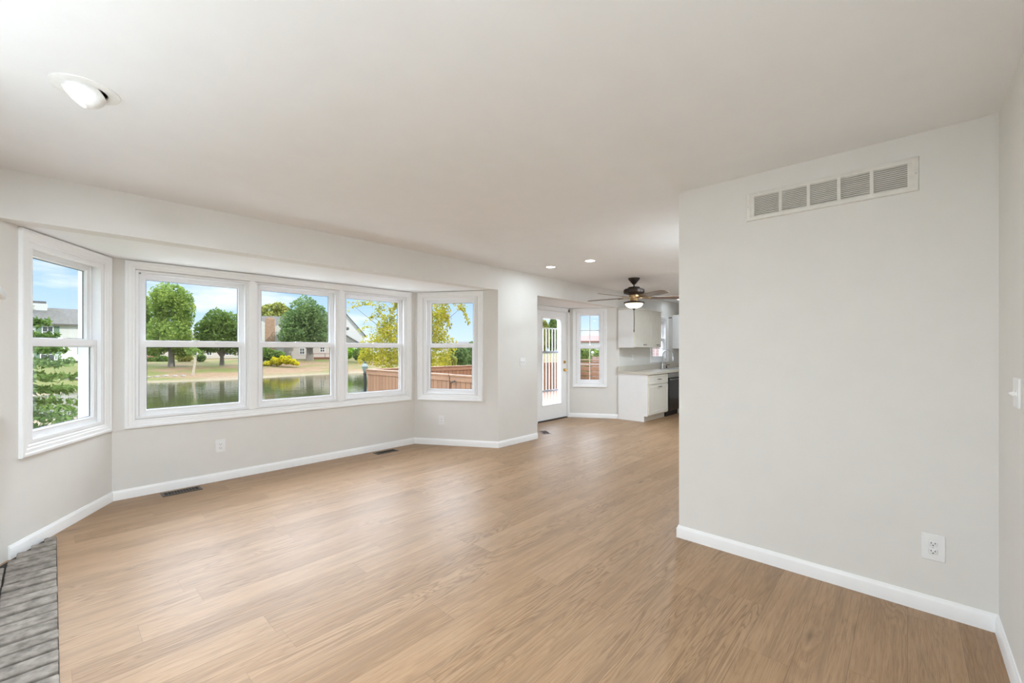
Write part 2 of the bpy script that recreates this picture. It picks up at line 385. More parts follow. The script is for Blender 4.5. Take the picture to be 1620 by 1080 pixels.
# bay walls: opening positions along each wall, from its first point
GL, GR = 0.755, 0.212
W0 = 0.511; PIT = GL+GR
WOP = [(W0-BB[0]+i*PIT, W0-BB[0]+i*PIT+0.905, 0.70, 2.05) for i in range(3)]
wall('wall_bay_back', BB, BC, 0, ZS, WOP, label='wall below and around the three wide bay windows')
SOP = (0.14, 0.93)
wall('wall_bay_left', BA, BB, 0, ZS, [(LB-0.925, LB-0.115, 0.70, 2.05)], label='splayed left wall of the bay around the single window')
wall('wall_bay_right', BC, BD, 0, ZS, [(0.14, 0.92, 0.70, 2.05)], label='splayed right wall of the bay around the single window')
wall('wall_dinette_left', DA, DB, 0, ZS, label='hidden splayed wall left of the glazed door')
wall('wall_dinette_back', DB, DC, 0, ZS, [(5.91-DB[0], 6.88-DB[0], 0, 2.07)], label='wall around the white glazed door')
wall('wall_dinette_right', DC, DD, 0, ZS, [(0.145, 0.655, 0.66, 2.07)], label='splayed wall with the narrow grid window beside the glazed door')

# ------------------------------------------------------------------ baseboards
BP = [(0, 0), (-0.013, 0), (-0.013, 0.062), (-0.010, 0.072), (-0.0065, 0.078), (-0.005, 0.085), (0, 0.085)]
def baseboard(name, path, label):
    o = MB().sweep(path, BP).build(name, M_TRIM, smooth=True); tag(o, label, 'baseboard', kind='structure')
q = 0.13
baseboard('baseboard_bay', [(BA[0]+q*C60, BA[1]+q*S60), BB, BC, BD, DA], 'white baseboard following the big bay and the pier beside it')
baseboard('baseboard_dinette', [DC, DD], 'short white baseboard below the narrow grid window')
baseboard('baseboard_right', [(XR+.5, YP), (XR, YP), (XR, YE), (XL, YE)], 'white baseboard along the large right hand partition')

# ------------------------------------------------------------------ double hung windows
CAS = [(0, 0.002), (0, -0.018), (0.006, -0.022), (0.020, -0.022), (0.026, -0.016), (0.048, -0.014), (0.054, -0.010), (0.066, -0.010), (0.072, -0.006), (0.075, 0.002)]
def scaled(prof, w): return [(a*w/0.075, b) for a, b in prof]
def sash(root, name, x0, x1, z0, z1, y0, y1, st, rt, rb, grid=None):
    f = MB().box(x0, x0+st, y0, y1, z0, z1).box(x1-st, x1, y0, y1, z0, z1).box(x0+st, x1-st, y0, y1, z0, z0+rb).box(x0+st, x1-st, y0, y1, z1-rt, z1)
    f.frame(x0+st-0.004, x1-st+0.004, z0+rb-0.004, z1-rt+0.004, [(0, y0-0.001), (0, y0+0.004), (0.010, y0+0.011), (0.010, y1-0.002), (0, y1-0.002)])
    s = f.build(name, M_VINYL, root)
    ym = (y0+y1)/2
    MB().box(x0+st-0.002, x1-st+0.002, ym-0.002, ym+0.002, z0+rb-0.002, z1-rt+0.002).build('pane', M_GLASS, s)
    MB().frame(x0+st+0.008, x1-st-0.008, z0+rb+0.008, z1-rt-0.008, [(0, ym+0.003), (0, ym+0.010), (0.003, ym+0.010), (0.003, ym+0.003)]).build('gasket', M_GASKET, s)
    if grid:
        g = MB(); nx, nz = grid
        for i in range(1, nx):
            x = x0+st+(x1-x0-2*st)*i/nx; g.box(x-0.008, x+0.008, ym-0.006, ym+0.006, z0+rb, z1-rt)
        for j in range(1, nz):
            zz = z0+rb+(z1-z0-rb-rt)*j/nz; g.box(x0+st, x1-st, ym-0.006, ym+0.006, zz-0.008, zz+0.008)
        g.build('muntin_grid', M_VINYL, s)
    return s
def window(name, label, P, Q, s0, s1, z0, z1, casing=None, zm=1.384, grid=None, st=0.05):
    ang = math.atan2(Q[1]-P[1], Q[0]-P[0]); u = Vector((math.cos(ang), math.sin(ang)))
    r = thing(name, label, 'window', (P[0]+u.x*s0, P[1]+u.y*s0, z0), ang, kind='structure')
    w, h, m_ = s1-s0, z1-z0, zm-z0
    j = MB().frame(-0.003, w+0.003, -0.003, h+0.003, [(0, 0.0), (0, T+0.012), (0.025, T+0.012), (0.025, 0.0)])
    for x in (0.025, w-0.037):                      # side stops between the two tracks
        j.box(x, x+0.012, 0.0, 0.028, 0.02, h-0.02); j.box(x, x+0.012, 0.066, 0.076, 0.02, h-0.02)
    j.box(0.02, w-0.02, 0.0, 0.028, h-0.034, h-0.02); j.box(0.02, w-0.02, 0.10, T+0.012, 0.0, 0.034)
    j.build('jamb', M_VINYL, r)
    sash(r, 'upper_sash', 0.024, w-0.024, m_-0.025, h-0.02, 0.076, 0.106, st, 0.045, 0.05, grid)
    lo = sash(r, 'lower_sash', 0.024, w-0.024, 0.02, m_+0.025, 0.030, 0.064, st, 0.05, 0.05, grid)
    k = MB().bbox(w/2-0.03, w/2+0.03, 0.034, 0.060, m_+0.025, m_+0.037, 0.003); k.box(w/2-0.004, w/2+0.022, 0.024, 0.04, m_+0.031, m_+0.037)
    k.build('sash_lock', M_VINYL, r)
    if casing:
        cl_, cr, cb, ct = casing
        c = MB(); c.frame(-cl_, w+cr, -cb, h+ct, scaled(CAS, min(cl_, cb, ct)))
        c.build('casing', M_TRIM, r, smooth=False)
    return r
window('window_1', 'single double hung window on the splayed left wall of the bay, evergreen behind', BA, BB, LB-0.925, LB-0.115, 0.70, 2.05, (0.085, 0.085, 0.082, 0.077))
names = ['leftmost of the three joined bay windows, the two round green trees behind it', 'middle of the three joined bay windows, brick chimney behind it', 'rightmost of the three joined bay windows, lamp post behind it']
for i in range(3):
    window('window_%d' % (i+2), names[i], BB, BC, WOP[i][0], WOP[i][1], 0.70, 2.05)
# one continuous casing round the three joined units with two mull casings
ang = 0.0
tr = MB().frame(0.436, 3.425, 0.62, 2.127, CAS)
for i in range(2):
    xc = W0+PIT*(i+1)-0.031
    hw = (PIT-0.905)/2+0.004
    tr.box(xc-hw, xc+hw, -0.012, 0.002, 0.70, 2.05); tr.box(xc-hw+0.012, xc+hw-0.012, -0.018, -0.010, 0.695, 2.057)
o = tr.build('trim_1', M_TRIM, loc=(0, YB, 0)); tag(o, 'white moulded casing framing the three joined bay windows', 'window trim', kind='structure')
window('window_5', 'single double hung window on the splayed right wall of the bay, brown fence behind', BC, BD, 0.14, 0.92, 0.70, 2.05, (0.09, 0.09, 0.082, 0.077))
window('window_6', 'narrow double hung window with grids beside the glazed door', DC, DD, 0.145, 0.655, 0.66, 2.07, (0.072, 0.072, 0.066, 0.062), zm=1.375, grid=(2, 2), st=0.045)
window('window_7', 'small window over the kitchen sink with a grid', (XL, YW), (XE, YW), 8.82-XL, 9.58-XL, 1.10, 1.99, (0.075, 0.075, 0.06, 0.075), zm=1.55, grid=(3, 2), st=0.045)

# ------------------------------------------------------------------ glazed door and storm door
dr = thing('door_1', 'white glazed exterior door with brass knob, left of the grid window', 'door', (5.945, YD, 0), 0, kind='structure')
DW = 0.914
db = MB(); gx0, gx1, gz0, gz1 = 0.155, DW-0.155, 0.285, 1.925
db.box(0, gx0, 0.02, 0.064, 0.022, 2.05).box(gx1, DW, 0.02, 0.064, 0.022, 2.05).box(gx0, gx1, 0.02, 0.064, 0.022, gz0).box(gx0, gx1, 0.02, 0.064, gz1, 2.05)
slab = db.build('slab', M_TRIM, dr)
MB().frame(gx0-0.012, gx1+0.012, gz0-0.012, gz1+0.012, [(0, 0.022), (0.003, 0.012), (0.020, 0.010), (0.030, 0.02), (0.030, 0.050), (0.03, 0.074), (0, 0.074), (0, 0.06)]).build('glass_bead', M_TRIM, slab)
MB().box(gx0+0.01, gx1-0.01, 0.036, 0.048, gz0+0.01, gz1-0.01).build('pane', M_GLASS, slab)
kx = DW-0.065
MB().lathe([(0, -0.052), (0.020, -0.050), (0.028, -0.038), (0.026, -0.026), (0.013, -0.018), (0.012, -0.004), (0.032, -0.002), (0.034, 0.004), (0, 0.004)], (kx, 0.018, 0.93), 24, 'Y').build('knob', M_BRASS, dr, True)
MB().lathe([(0, -0.018), (0.022, -0.016), (0.030, -0.006), (0.031, 0.004), (0, 0.004)], (kx, 0.018, 1.085), 24, 'Y').bbox(kx-0.006, kx+0.006, -0.018, 0.002, 1.067, 1.103, 0.002).build('deadbolt', M_BRASS, dr, True)
fj = MB().box(-0.032, -0.003, 0.0, T, 0, 2.085).box(DW+0.003, DW+0.032, 0.0, T, 0, 2.085).box(-0.032, DW+0.032, 0.0, T, 2.053, 2.085)
fj.box(-0.085, -0.012, -0.016, 0.002, 0, 2.125).box(DW+0.012, DW+0.058, -0.016, 0.002, 0, 2.125).box(-0.085, DW+0.058, -0.016, 0.002, 2.062, 2.130).box(-0.085, DW+0.055, -0.020, 0.0, 2.105, 2.130)
fj.build('door_frame', M_TRIM, dr)
MB().bbox(-0.003, DW+0.003, -0.01, T, 0.0, 0.016, 0.004).build('threshold', mat('dark_threshold', (0.03, 0.028, 0.025), 0.5), dr)
sd = thing('storm_door', 'white iron security storm door with bars and scrolls outside the glazed door', 'storm door', (5.945, YD+T+0.03, -0.12), 0)
M_IRON = mat('white_iron', (0.86, 0.86, 0.86), 0.4)
M_RAIL = mat('grey_rail', (0.34, 0.33, 0.36), 0.5)
MB().frame(0.0, DW, 0.0, 2.10, [(0, 0), (0, 0.03), (0.05, 0.03), (0.05, 0)]).build('frame', M_IRON, sd)
for i in range(8):
    x = 0.13+0.093*i; MB().box(x-0.008, x+0.008, 0.006, 0.022, 0.05, 1.86).build('bar', M_IRON, sd)
lab(MB().box(0.05, DW-0.05, 0.002, 0.026, 1.375, 1.415).build('rail', M_RAIL, sd), 'grey middle rail')
lab(MB().box(0.05, DW-0.05, 0.002, 0.026, 0.635, 0.670).build('rail', M_RAIL, sd), 'grey lower rail')
MB().box(0.05, DW-0.05, 0.006, 0.022, 1.845, 1.865).build('rail', M_IRON, sd)
def scroll(cx, cz, r, s=1, turns=1.6):
    return [(cx+s*r*(1-0.75*k/24)*math.cos(turns*2*math.pi*k/24), 0.014, cz+r*(1-0.75*k/24)*math.sin(turns*2*math.pi*k/24)) for k in range(25)]
for cz in (0.42, 0.52, 0.78, 0.95, 1.12, 1.26, 1.52, 1.66, 1.78):
    MB().tube(scroll(0.235, cz, 0.045, 1), 0.006, 6).tube(scroll(0.235+0.085, cz+0.03, 0.04, -1), 0.006, 6).build('scroll', M_IRON, sd)

# ------------------------------------------------------------------ outlets, switches, registers, grille
def place(o, P, ang): o.location = P; o.rotation_euler.z = ang
def outlet(name, label, P, ang, w=0.087, h=0.13):
    """local: x along the wall, -y into the room, origin at the middle of the plate"""
    r = thing(name, label, 'outlet', P, ang, group=None)
    MB().bbox(-w/2, w/2, -0.007, 0.0005, -h/2, h/2, 0.003).build('cover_plate', M_PLATE, r)
    for s in (1, -1):
        b = MB().bbox(-0.0165, 0.0165, -0.010, -0.004, s*0.0195-0.014, s*0.0195+0.014, 0.0055).build('receptacle', M_PLATE, r)
        d = MB(); zc = s*0.0195
        d.box(-0.0085, -0.0060, -0.0104, -0.009, zc-0.001, zc+0.008).box(0.0060, 0.0085, -0.0104, -0.009, zc-0.0005, zc+0.0075)
        d.lathe([(0, -0.0104), (0.0028, -0.0104), (0.0028, -0.009), (0, -0.009)], (0, 0, zc-0.007), 10, 'Y'); d.build('slots', M_DARK, b)
    MB().lathe([(0, -0.0085), (0.003, -0.008), (0.0034, -0.005), (0, -0.005)], (0, 0, 0), 10, 'Y').build('screw', M_STEEL, r)
    return r
outlet('wall_outlet', 'white duplex outlet below the leftmost of the three joined windows', (1.16, YB, 0.352), 0)
outlet('wall_outlet', 'white duplex outlet below the single window right of the bay', (BC[0]+C60*0.41, BC[1]-S60*0.41, 0.343), -math.radians(60))
outlet('wall_outlet', 'white duplex outlet on the large right partition above its baseboard', (XR, -0.094, 0.333), -math.pi/2)
def switch(label, P, ang, n=2):
    w = 0.07+0.046*(n-1); r = thing('light_switch', label, 'light switch', P, ang)
    MB().bbox(-w/2, w/2, -0.007, 0.0005, -0.0575, 0.0575, 0.003).build('cover_plate', M_PLATE, r)
    for i in range(n):
        x = (i-(n-1)/2)*0.046
        MB().box(x-0.005, x+0.005, -0.0085, -0.004, -0.012, 0.012).build('toggle_slot', M_PLATE, r)
        b = MB(); b.mx = Matrix.Translation((x, -0.006, 0)) @ Matrix.Rotation(0.45, 4, 'X'); b.bbox(-0.004, 0.004, -0.016, 0.004, -0.005, 0.005, 0.001); b.build('toggle', M_PLATE, r)
    return r
switch('white double light switch on the pier between the bay and the glazed door', (4.592, YW, 1.153), 0)
switch('white double light switch on the wall at the right edge', (2.545, YE, 1.163), math.pi)

M_REG = mat('dark_brown_register', (0.055, 0.038, 0.028), 0.4, metal=0.3)
M_REGG = mat('grey_brown_register', (0.16, 0.12, 0.105), 0.45, metal=0.2)
def register(label, P, ang, m, L=0.30, D=0.135):
    r = thing('floor_register', label, 'floor vent', P, ang)
    f = MB().frame(-L/2, L/2, -D/2, D/2, [(0, 0), (0.003, 0.005), (0.022, 0.006), (0.024, 0.0)])
    f.v = [(a, c, b) for a, b, c in f.v]; f.build('frame', m, r)
    s = MB(); n = 10
    for i in range(n):
        x = -L/2+0.05+(L-0.10)*i/(n-1); s.mx = Matrix.Translation((x, 0, 0.0025)) @ Matrix.Rotation(0.5, 4, 'Y'); s.box(-0.006, 0.006, -D/2+0.022, D/2-0.022, -0.001, 0.001)
    s.mx = Matrix(); s.box(-L/2+0.022, L/2-0.022, -0.004, 0.004, 0.002, 0.005); s.build('louvers', m, r)
    MB().box(-L/2+0.02, L/2-0.02, -D/2+0.02, D/2-0.02, 0.0003, 0.001).build('duct_opening', M_DARK, r)
    return r
register('dark floor register by the left corner of the bay', (0.825, 4.985, 0), 0, M_REG)
register('dark floor register near the right end of the bay baseboard', (2.945, 4.965, 0), 0, M_REG)
register('small brown grey floor register in front of the glazed door', (5.36, 4.255, 0), math.radians(54), M_REGG, 0.27, 0.14)

gr = thing('vent_grille', 'long white return air grille high on the right partition', 'vent', (XR, 0.356, 2.145), -math.pi/2)
GLN, GH = 0.80, 0.178
M_GRILLE = mat('grille_paint', (0.74, 0.715, 0.665), 0.45)
g = MB().frame(-GLN/2, GLN/2, 0, GH, [(0, 0.0), (0.004, -0.010), (0.020, -0.012), (0.027, -0.010), (0.027, 0.0)])
g.box(GLN/2-0.045, GLN/2-0.02, -0.010, 0, 0.02, GH-0.02).box(-GLN/2+0.02, -GLN/2+0.045, -0.010, 0, 0.02, GH-0.02)
xs = [-GLN/2+0.045+(GLN-0.09)*i/5 for i in range(6)]
for x in xs[1:-1]: g.box(x-0.008, x+0.008, -0.0102, 0, 0.02, GH-0.02)
g.build('frame', M_GRILLE, gr)
for k in range(5):
    s = MB(); n = 12
    for i in range(n):
        zc = 0.031+(GH-0.062)*i/(n-1); s.mx = Matrix.Translation((0, -0.004, zc)) @ Matrix.Rotation(-0.75, 4, 'X'); s.box(xs[k]-0.001, xs[k+1]+0.001, -0.0042, 0.0042, -0.0008, 0.0008)
    s.build('louver_bank', M_GRILLE, gr)
MB().box(-GLN/2+0.03, GLN/2-0.03, -0.0012, -0.0002, 0.025, GH-0.025).build('duct_opening', M_DARK, gr)
for x in (-GLN/2+0.013, GLN/2-0.013):
    MB().lathe([(0, -0.0135), (0.004, -0.013), (0.004, -0.010), (0, -0.010)], (x, 0, GH/2), 10, 'Y').build('screw', M_STEEL, gr)

# ------------------------------------------------------------------ ceiling lights
M_LENS = mat('lamp_lens', (1, 1, 1), 0.4, emis=(1, 0.97, 0.92), estr=5.0)
M_LENS2 = mat('eyeball_lens', (1, 1, 1), 0.4, emis=(1, 0.97, 0.92), estr=1.25)
M_CAN = mat('white_can', (0.84, 0.83, 0.81), 0.4)
def lamp(name, kind, P, power, parent=None, rot=None, size=0.1, col=(0.77, 0.90, 1.0), **kw):
    l = bpy.data.lights.new(name, kind); l.energy = power; l.color = col
    if kind == 'AREA': l.shape = 'DISK'; l.size = size
    else: l.shadow_soft_size = size
    for k, v in kw.items(): setattr(l, k, v)
    o = bpy.data.objects.new(name, l); COL.objects.link(o); o.location = P
    if rot is not None: o.rotation_euler = rot
    if parent: o.parent = parent
    return o
POW_CAN = 3.0
def can_light(label, P, power, lit=True, d=0.15, group=None):
    r = thing('recessed_light', label, 'ceiling light', (P[0], P[1], H), 0, group)
    R = d/2
    MB().lathe([(R*0.78, 0.0), (R*0.80, -0.005), (R*0.95, -0.006), (R, -0.002), (R, 0.0)], (0, 0, 0), 36).build('trim_ring', M_CAN, r, True)
    MB().lathe([(0, -0.0035), (R*0.79, -0.0035), (R*0.79, -0.001), (0, -0.001)], (0, 0, 0), 36).build('lens', M_LENS if lit else M_CAN, r, True)
    if lit: lamp('light_source', 'AREA', (0, 0, -0.012), power, r, size=d*0.75)
    return r
can_light('lit recessed ceiling light nearer the window wall', (4.56, 3.52), POW_CAN)
can_light('lit recessed ceiling light nearer the middle of the room', (4.57, 2.91), POW_CAN)
can_light('small recessed ceiling light over the kitchen sink', (9.46, 3.70), 1.2, True)

can_light('added recessed fill light over the near end of the hearth', (-0.05, 0.60), 4)  # these three unseen cans are added to fill the near half of the room
can_light('added recessed fill light over the middle of the hearth', (-0.08, 1.28), 9)
can_light('added recessed fill light over the far half of the hearth', (-0.10, 1.95), 42)
ey = thing('eyeball_light', 'lit white eyeball downlight at the upper left of the ceiling, tilted aside', 'ceiling light', (0.095, 2.575, H))
MB().lathe([(0.070, 0.0), (0.072, -0.006), (0.104, -0.007), (0.112, -0.003), (0.113, 0.0)], (0, 0, 0), 48).build('trim_ring', M_CAN, ey, True)
axis = Vector((-0.66, 0.05, -0.75)).normalized(); q = Vector((0, 0, -1)).rotation_difference(axis).to_matrix().to_4x4()
b = MB(); b.mx = Matrix.Translation((0, 0, -0.003)) @ q
Rb = 0.072
prof = [(Rb*math.cos(a), -Rb*math.sin(a)) for a in [math.radians(k) for k in (-20, -5, 10, 20, 30, 38, 44)]]
b.lathe(prof+[(prof[-1][0]-0.006, prof[-1][1]-0.0006), (prof[-1][0]-0.008, prof[-1][1]+0.006)], (0, 0, 0), 40); b.build('eyeball', M_CAN, ey, True)
b = MB(); b.mx = Matrix.Translation((0, 0, -0.003)) @ q; zl = prof[-1][1]+0.004
b.lathe([(0, zl), (prof[-1][0]-0.006, zl), (prof[-1][0]-0.006, zl+0.003), (0, zl+0.003)], (0, 0, 0), 40); b.build('lens', M_LENS2, ey, True)

# ------------------------------------------------------------------ ceiling fan
fan = thing('ceiling_fan', 'dark bronze ceiling fan with five blades and a glass bowl light', 'ceiling fan', (6.174, 3.131, H), CAM_A-math.pi/2)
MB().lathe([(0.088, 0.0), (0.088, -0.014), (0.070, -0.040), (0.040, -0.075), (0.022, -0.098), (0, -0.098)], (0, 0, 0), 36).build('canopy', M_BRONZE, fan, True)
MB().lathe([(0.011, -0.09), (0.011, -0.135), (0.020, -0.138), (0.020, -0.150), (0.0, -0.150)], (0, 0, 0), 16).build('downrod', M_BRONZE, fan, True)
MB().lathe([(0, -0.138), (0.085, -0.140), (0.092, -0.150), (0.092, -0.162), (0.140, -0.168), (0.156, -0.182), (0.158, -0.225), (0.145, -0.242), (0.090, -0.255), (0.070, -0.262), (0, -0.262)], (0, 0, 0), 40).build('motor_housing', M_BRONZE, fan, True)
M_HUB = mat('antique_brass_hub', (0.42, 0.27, 0.13), 0.3, metal=0.8)
M_BLADE = mat('walnut_blade', (0.20, 0.125, 0.08), 0.32, nscale=6, namt=0.25, stretch=(2, 25, 1), coat=0.3)
MB().lathe([(0, -0.255), (0.072, -0.258), (0.080, -0.285), (0.066, -0.325), (0.060, -0.358), (0.0, -0.36)], (0, 0, 0), 32).build('switch_housing', M_HUB, fan, True)
for k in range(5):
    bl = MB(); ang = math.radians(72*k); zb = -0.302
    bl.mx = Matrix.Rotation(ang, 4, 'Z') @ Matrix.Translation((0, 0, zb)) @ Matrix.Rotation(math.radians(-11), 4, 'X')
    out = [(0.19, -0.052), (0.30, -0.062), (0.55, -0.074), (0.70, -0.075), (0.755, -0.062), (0.778, -0.035), (0.785, 0.0)]
    poly = out+[(x, -y) for x, y in out[::-1][1:]]
    bl.prism(poly, -0.004, 0.004); bo = bl.build('blade', M_BLADE, fan)
    ir = MB(); ir.mx = bl.mx
    ir.prism([(0.05, -0.016), (0.13, -0.012), (0.18, -0.028), (0.25, -0.034), (0.27, 0.0), (0.25, 0.034), (0.18, 0.028), (0.13, 0.012), (0.05, 0.016)], -0.012, -0.0045)
    for sy in (-0.02, 0.0, 0.02): ir.lathe([(0, -0.017), (0.006, -0.015), (0.006, -0.012), (0, -0.012)], (0.225, sy, 0), 8)
    ir.build('blade_iron', M_HUB, bo)
MB().lathe([(0, -0.352), (0.06, -0.356), (0.150, -0.372), (0.158, -0.380), (0.156, -0.392), (0.138, -0.396), (0, -0.396)], (0, 0, 0), 40).build('light_fitter', M_BRONZE, fan, True)
M_BOWL = mat('alabaster_glass', (0.92, 0.84, 0.70), 0.35, emis=(1, 0.86, 0.66), estr=0.95, nscale=14, namt=0.1)
MB().lathe([(0.136, -0.396), (0.132, -0.415), (0.112, -0.442), (0.076, -0.462), (0.03, -0.472), (0, -0.473)], (0, 0, 0), 40).build('glass_bowl', M_BOWL, fan, True)
MB().lathe([(0, -0.468), (0.026, -0.470), (0.024, -0.480), (0.010, -0.492), (0.006, -0.505), (0, -0.508)], (0, 0, 0), 16).build('finial', M_BRONZE, fan, True)
ch = MB().tube([(0, 0, -0.50), (0.002, 0, -0.65), (0, 0, -0.80)], 0.005, 8); ch.lathe([(0, -0.795), (0.007, -0.80), (0.008, -0.835), (0, -0.84)], (0, 0, 0), 12); ch.build('pull_chain', M_BRONZE, fan, True)
lamp('light_source', 'POINT', (0, 0, -0.335), 14, fan, size=0.03, col=(1, 0.85, 0.65))
can_light('added recessed fill light in the kitchen ceiling behind the partition', (6.8, 1.9), 26)  # this can and the next are added out of view to brighten the kitchen side
can_light('added recessed fill light between the partition and the fan', (6.0, 2.2), 12)

# ------------------------------------------------------------------ hearth and mantel at the left edge
M_BRICK = mat('grey_hearth_brick', (0.17, 0.142, 0.118), 0.9, nscale=21, namt=0.2, bump=0.5, col2=(0.33, 0.288, 0.248))
M_MORT = mat('dark_mortar', (0.035, 0.03, 0.027), 0.95)
he = thing('brick_hearth', 'grey brick hearth set flush in the floor at the lower left corner', 'hearth', (0.02, 4.40, 0))
hb = MB()
y = 0.0; rnd = random.Random(3)
y0 = -0.003
HX = XL-0.02
row = 0
yy = 4.40
def wall_x(Y): return max(XL+0.004, BA[0]+(Y-BA[1])/S60*C60+0.02) if Y > BA[1] else XL+0.004
base = MB().prism([(0, -3.2), (0, 0), (wall_x(4.40)-0.02, 0), (BA[0]+0.03-0.02, BA[1]-4.40), (XL+0.004-0.02, BA[1]-4.40-0.005), (XL+0.004-0.02, -3.2)], 0.0, 0.004)
base.build('mortar_bed', M_MORT, he)
while yy > 1.25:
    w = 0.104+rnd.uniform(-0.004, 0.004); gap = 0.021+rnd.uniform(-0.004, 0.004)
    xa = 0.020-rnd.uniform(0.0, 0.004); row += 1; first = True
    while True:
        xb = xa-(0.205 if (row % 2 or not first) else 0.205)
        lim = max(wall_x(yy), wall_x(yy-w))
        if xb < lim+0.02: xb = lim
        if xa-xb > 0.03:
            hb.mx = Matrix.Translation(((xa+xb)/2-0.02, yy-w/2-4.40, 0.018)) @ Matrix.Rotation(rnd.uniform(-0.012, 0.012), 4, 'Z') @ Matrix.Rotation(rnd.uniform(-0.01, 0.01), 4, 'Y')
            hb.bbox(-(xa-xb)/2, (xa-xb)/2, -(w-gap)/2, (w-gap)/2, -0.017, 0.006+rnd.uniform(-0.002, 0.003), 0.006)
        if xb <= lim+0.001: break
        xa = xb-0.008; first = False
    yy -= w
hb.build('bricks', M_BRICK, he)
mt = thing('mantel_shelf', 'end of a white mantel shelf at the far left edge', 'mantel shelf', (XL, 2.2, 1.545))
MB().bbox(0, 0.21, -0.94, 0.94, 0.022, 0.055, 0.004).build('shelf_board', M_TRIM, mt)
MB().sweep([(0.0, 0.90), (0.165, 0.90), (0.165, -0.90), (0.0, -0.90)], [(0, -0.03), (0.012, -0.03), (0.022, 0.0), (0.030, 0.018), (0.03, 0.0225), (0, 0.0225)]).build('crown_moulding', M_TRIM, mt)

# unseen sconces added as fill light for the room and the kitchen side
M_SHADE = mat('lit_shade', (0.95, 0.92, 0.86), 0.6, emis=(1, 0.92, 0.8), estr=3.0)
POW_SC = 6.2
for i, (X, Y, Z, A) in enumerate(((XL, -0.08, 1.02, 0), (XL, 0.62, 1.02, 0), (4.3, YP, 1.45, math.pi/2))):
    s = thing('fill_sconce', ('added fill sconce on the fireplace side wall, farther from the mantel', 'added fill sconce on the fireplace side wall, nearer the mantel', 'added fill sconce on the kitchen side of the partition')[i], 'fill lamp', (X, Y, Z), A)
    MB().lathe([(0, 0.0), (0.055, 0.0), (0.055, 0.012), (0.03, 0.02), (0, 0.02)], (0, 0, 0), 24, 'X').build('backplate', M_BRASS, s, True)
    MB().tube([(0.015, 0, 0), (0.07, 0, -0.02), (0.10, 0, 0.0), (0.10, 0, 0.05)], 0.006, 10).build('arm', M_BRASS, s, True)
    MB().lathe([(0.03, 0.05), (0.048, 0.06), (0.056, 0.14), (0.054, 0.14), (0.046, 0.062), (0.03, 0.052)], (0.10, 0, 0), 24).build('glass_shade', M_SHADE, s, True)
    lamp('light_source', 'POINT', (0.16, 0, 0.20), (POW_SC, POW_SC, 6.5)[i], s, size=0.05, col=(0.76, 0.895, 1.0))
# ------------------------------------------------------------------ kitchen
def pull(root, x, y, z, w=0.10):
    MB().tube([(x-w/2, y, z), (x-w/2, y-0.022, z), (x-w/2+0.012, y-0.030, z), (x+w/2-0.012, y-0.030, z), (x+w/2, y-0.022, z), (x+w/2, y, z)], 0.0055, 8).build('handle', M_BRONZE, root)
def shaker(root, name, x0, x1, z0, z1, y, rail=0.062, bead=True):
    """door or drawer front: frame with a recessed beaded panel; front face towards -y"""
    b = MB().frame(x0, x1, z0, z1, [(0, 0), (0, -0.019), (0.002, -0.021), (rail-0.004, -0.021), (rail, -0.013), (rail, 0)])
    b.box(x0+rail-0.002, x1-rail+0.002, -0.014, -0.002, z0+rail-0.002, z1-rail+0.002)
    if bead:
        n = max(2, int((x1-x0-2*rail)/0.055))
        for i in range(1, n):
            xx = x0+rail+(x1-x0-2*rail)*i/n; b.box(xx-0.004, xx+0.004, -0.0165, -0.013, z0+rail, z1-rail)
    b.v = [(a, c+y, d) for a, c, d in b.v]
    return b.build(name, M_CAB, root)
KY, KF = YW-0.002, 3.45
def base_cab(label, x0, x1, ndoor=1, ztop=0.868):
    r = thing('base_cabinet', label, 'cabinet', (x0, KY, 0), 0, 'base cabinets under the kitchen worktop')
    w, dp = x1-x0, KY-KF
    b = MB(); b.prism([(0, 0), (0, -dp+0.02), (w, -dp+0.02), (w, 0)], 0.105, ztop)
    if ztop < 0.86: b.box(0, w, -dp+0.02, -dp+0.04, ztop, 0.868)
    b.prism([(0, 0), (0, -dp+0.085), (w, -dp+0.085), (w, 0)], 0, 0.105)
    b.build('body', M_CAB, r)
    lab(MB().prism([(0, 0), (0, -dp+0.02), (-0.004, -dp+0.02), (-0.004, 0)], 0.105, 0.868).prism([(0, 0), (0, -dp+0.085), (-0.004, -dp+0.085), (-0.004, 0)], 0, 0.105).build('end_panel', M_TRIM, r), 'plain bright white end panel')
    for i in range(ndoor):
        a, c = 0.022+(w-0.044)*i/ndoor+0.002, 0.022+(w-0.044)*(i+1)/ndoor-0.002
        d = shaker(r, 'door', a, c, 0.125, 0.665, -dp+0.02); pull(d, (a+c)/2+0.03, -dp-0.001, 0.63, 0.10)
        f = shaker(r, 'drawer', a, c, 0.685, 0.850, -dp+0.02, 0.035, False); pull(f, (a+c)/2+0.01, -dp-0.001, 0.768, 0.10)
    return r
base_cab('white base cabinet with one drawer and door, its end panel facing the room', 7.364, 8.245)
base_cab('white sink base cabinet right of the dishwasher', 8.885, 9.80, ndoor=2, ztop=0.69)
M_SSB = mat('dark_stainless', (0.09, 0.09, 0.095), 0.16, metal=0.85, nscale=4, stretch=(1, 1, 40), namt=0.15)
dw = thing('dishwasher', 'dark stainless dishwasher built in beside the white base cabinet', 'dishwasher', (8.26, KY, 0))
MB().box(0, 0.60, -0.56, 0, 0.10, 0.862).build('body', M_DARK, dw)
MB().bbox(0.003, 0.597, -0.615, -0.565, 0.115, 0.765, 0.004).build('door', M_SSB, dw)
lab(MB().bbox(0.003, 0.597, -0.612, -0.565, 0.770, 0.858, 0.004).build('control_panel', M_STEEL, dw), 'brushed steel control panel')
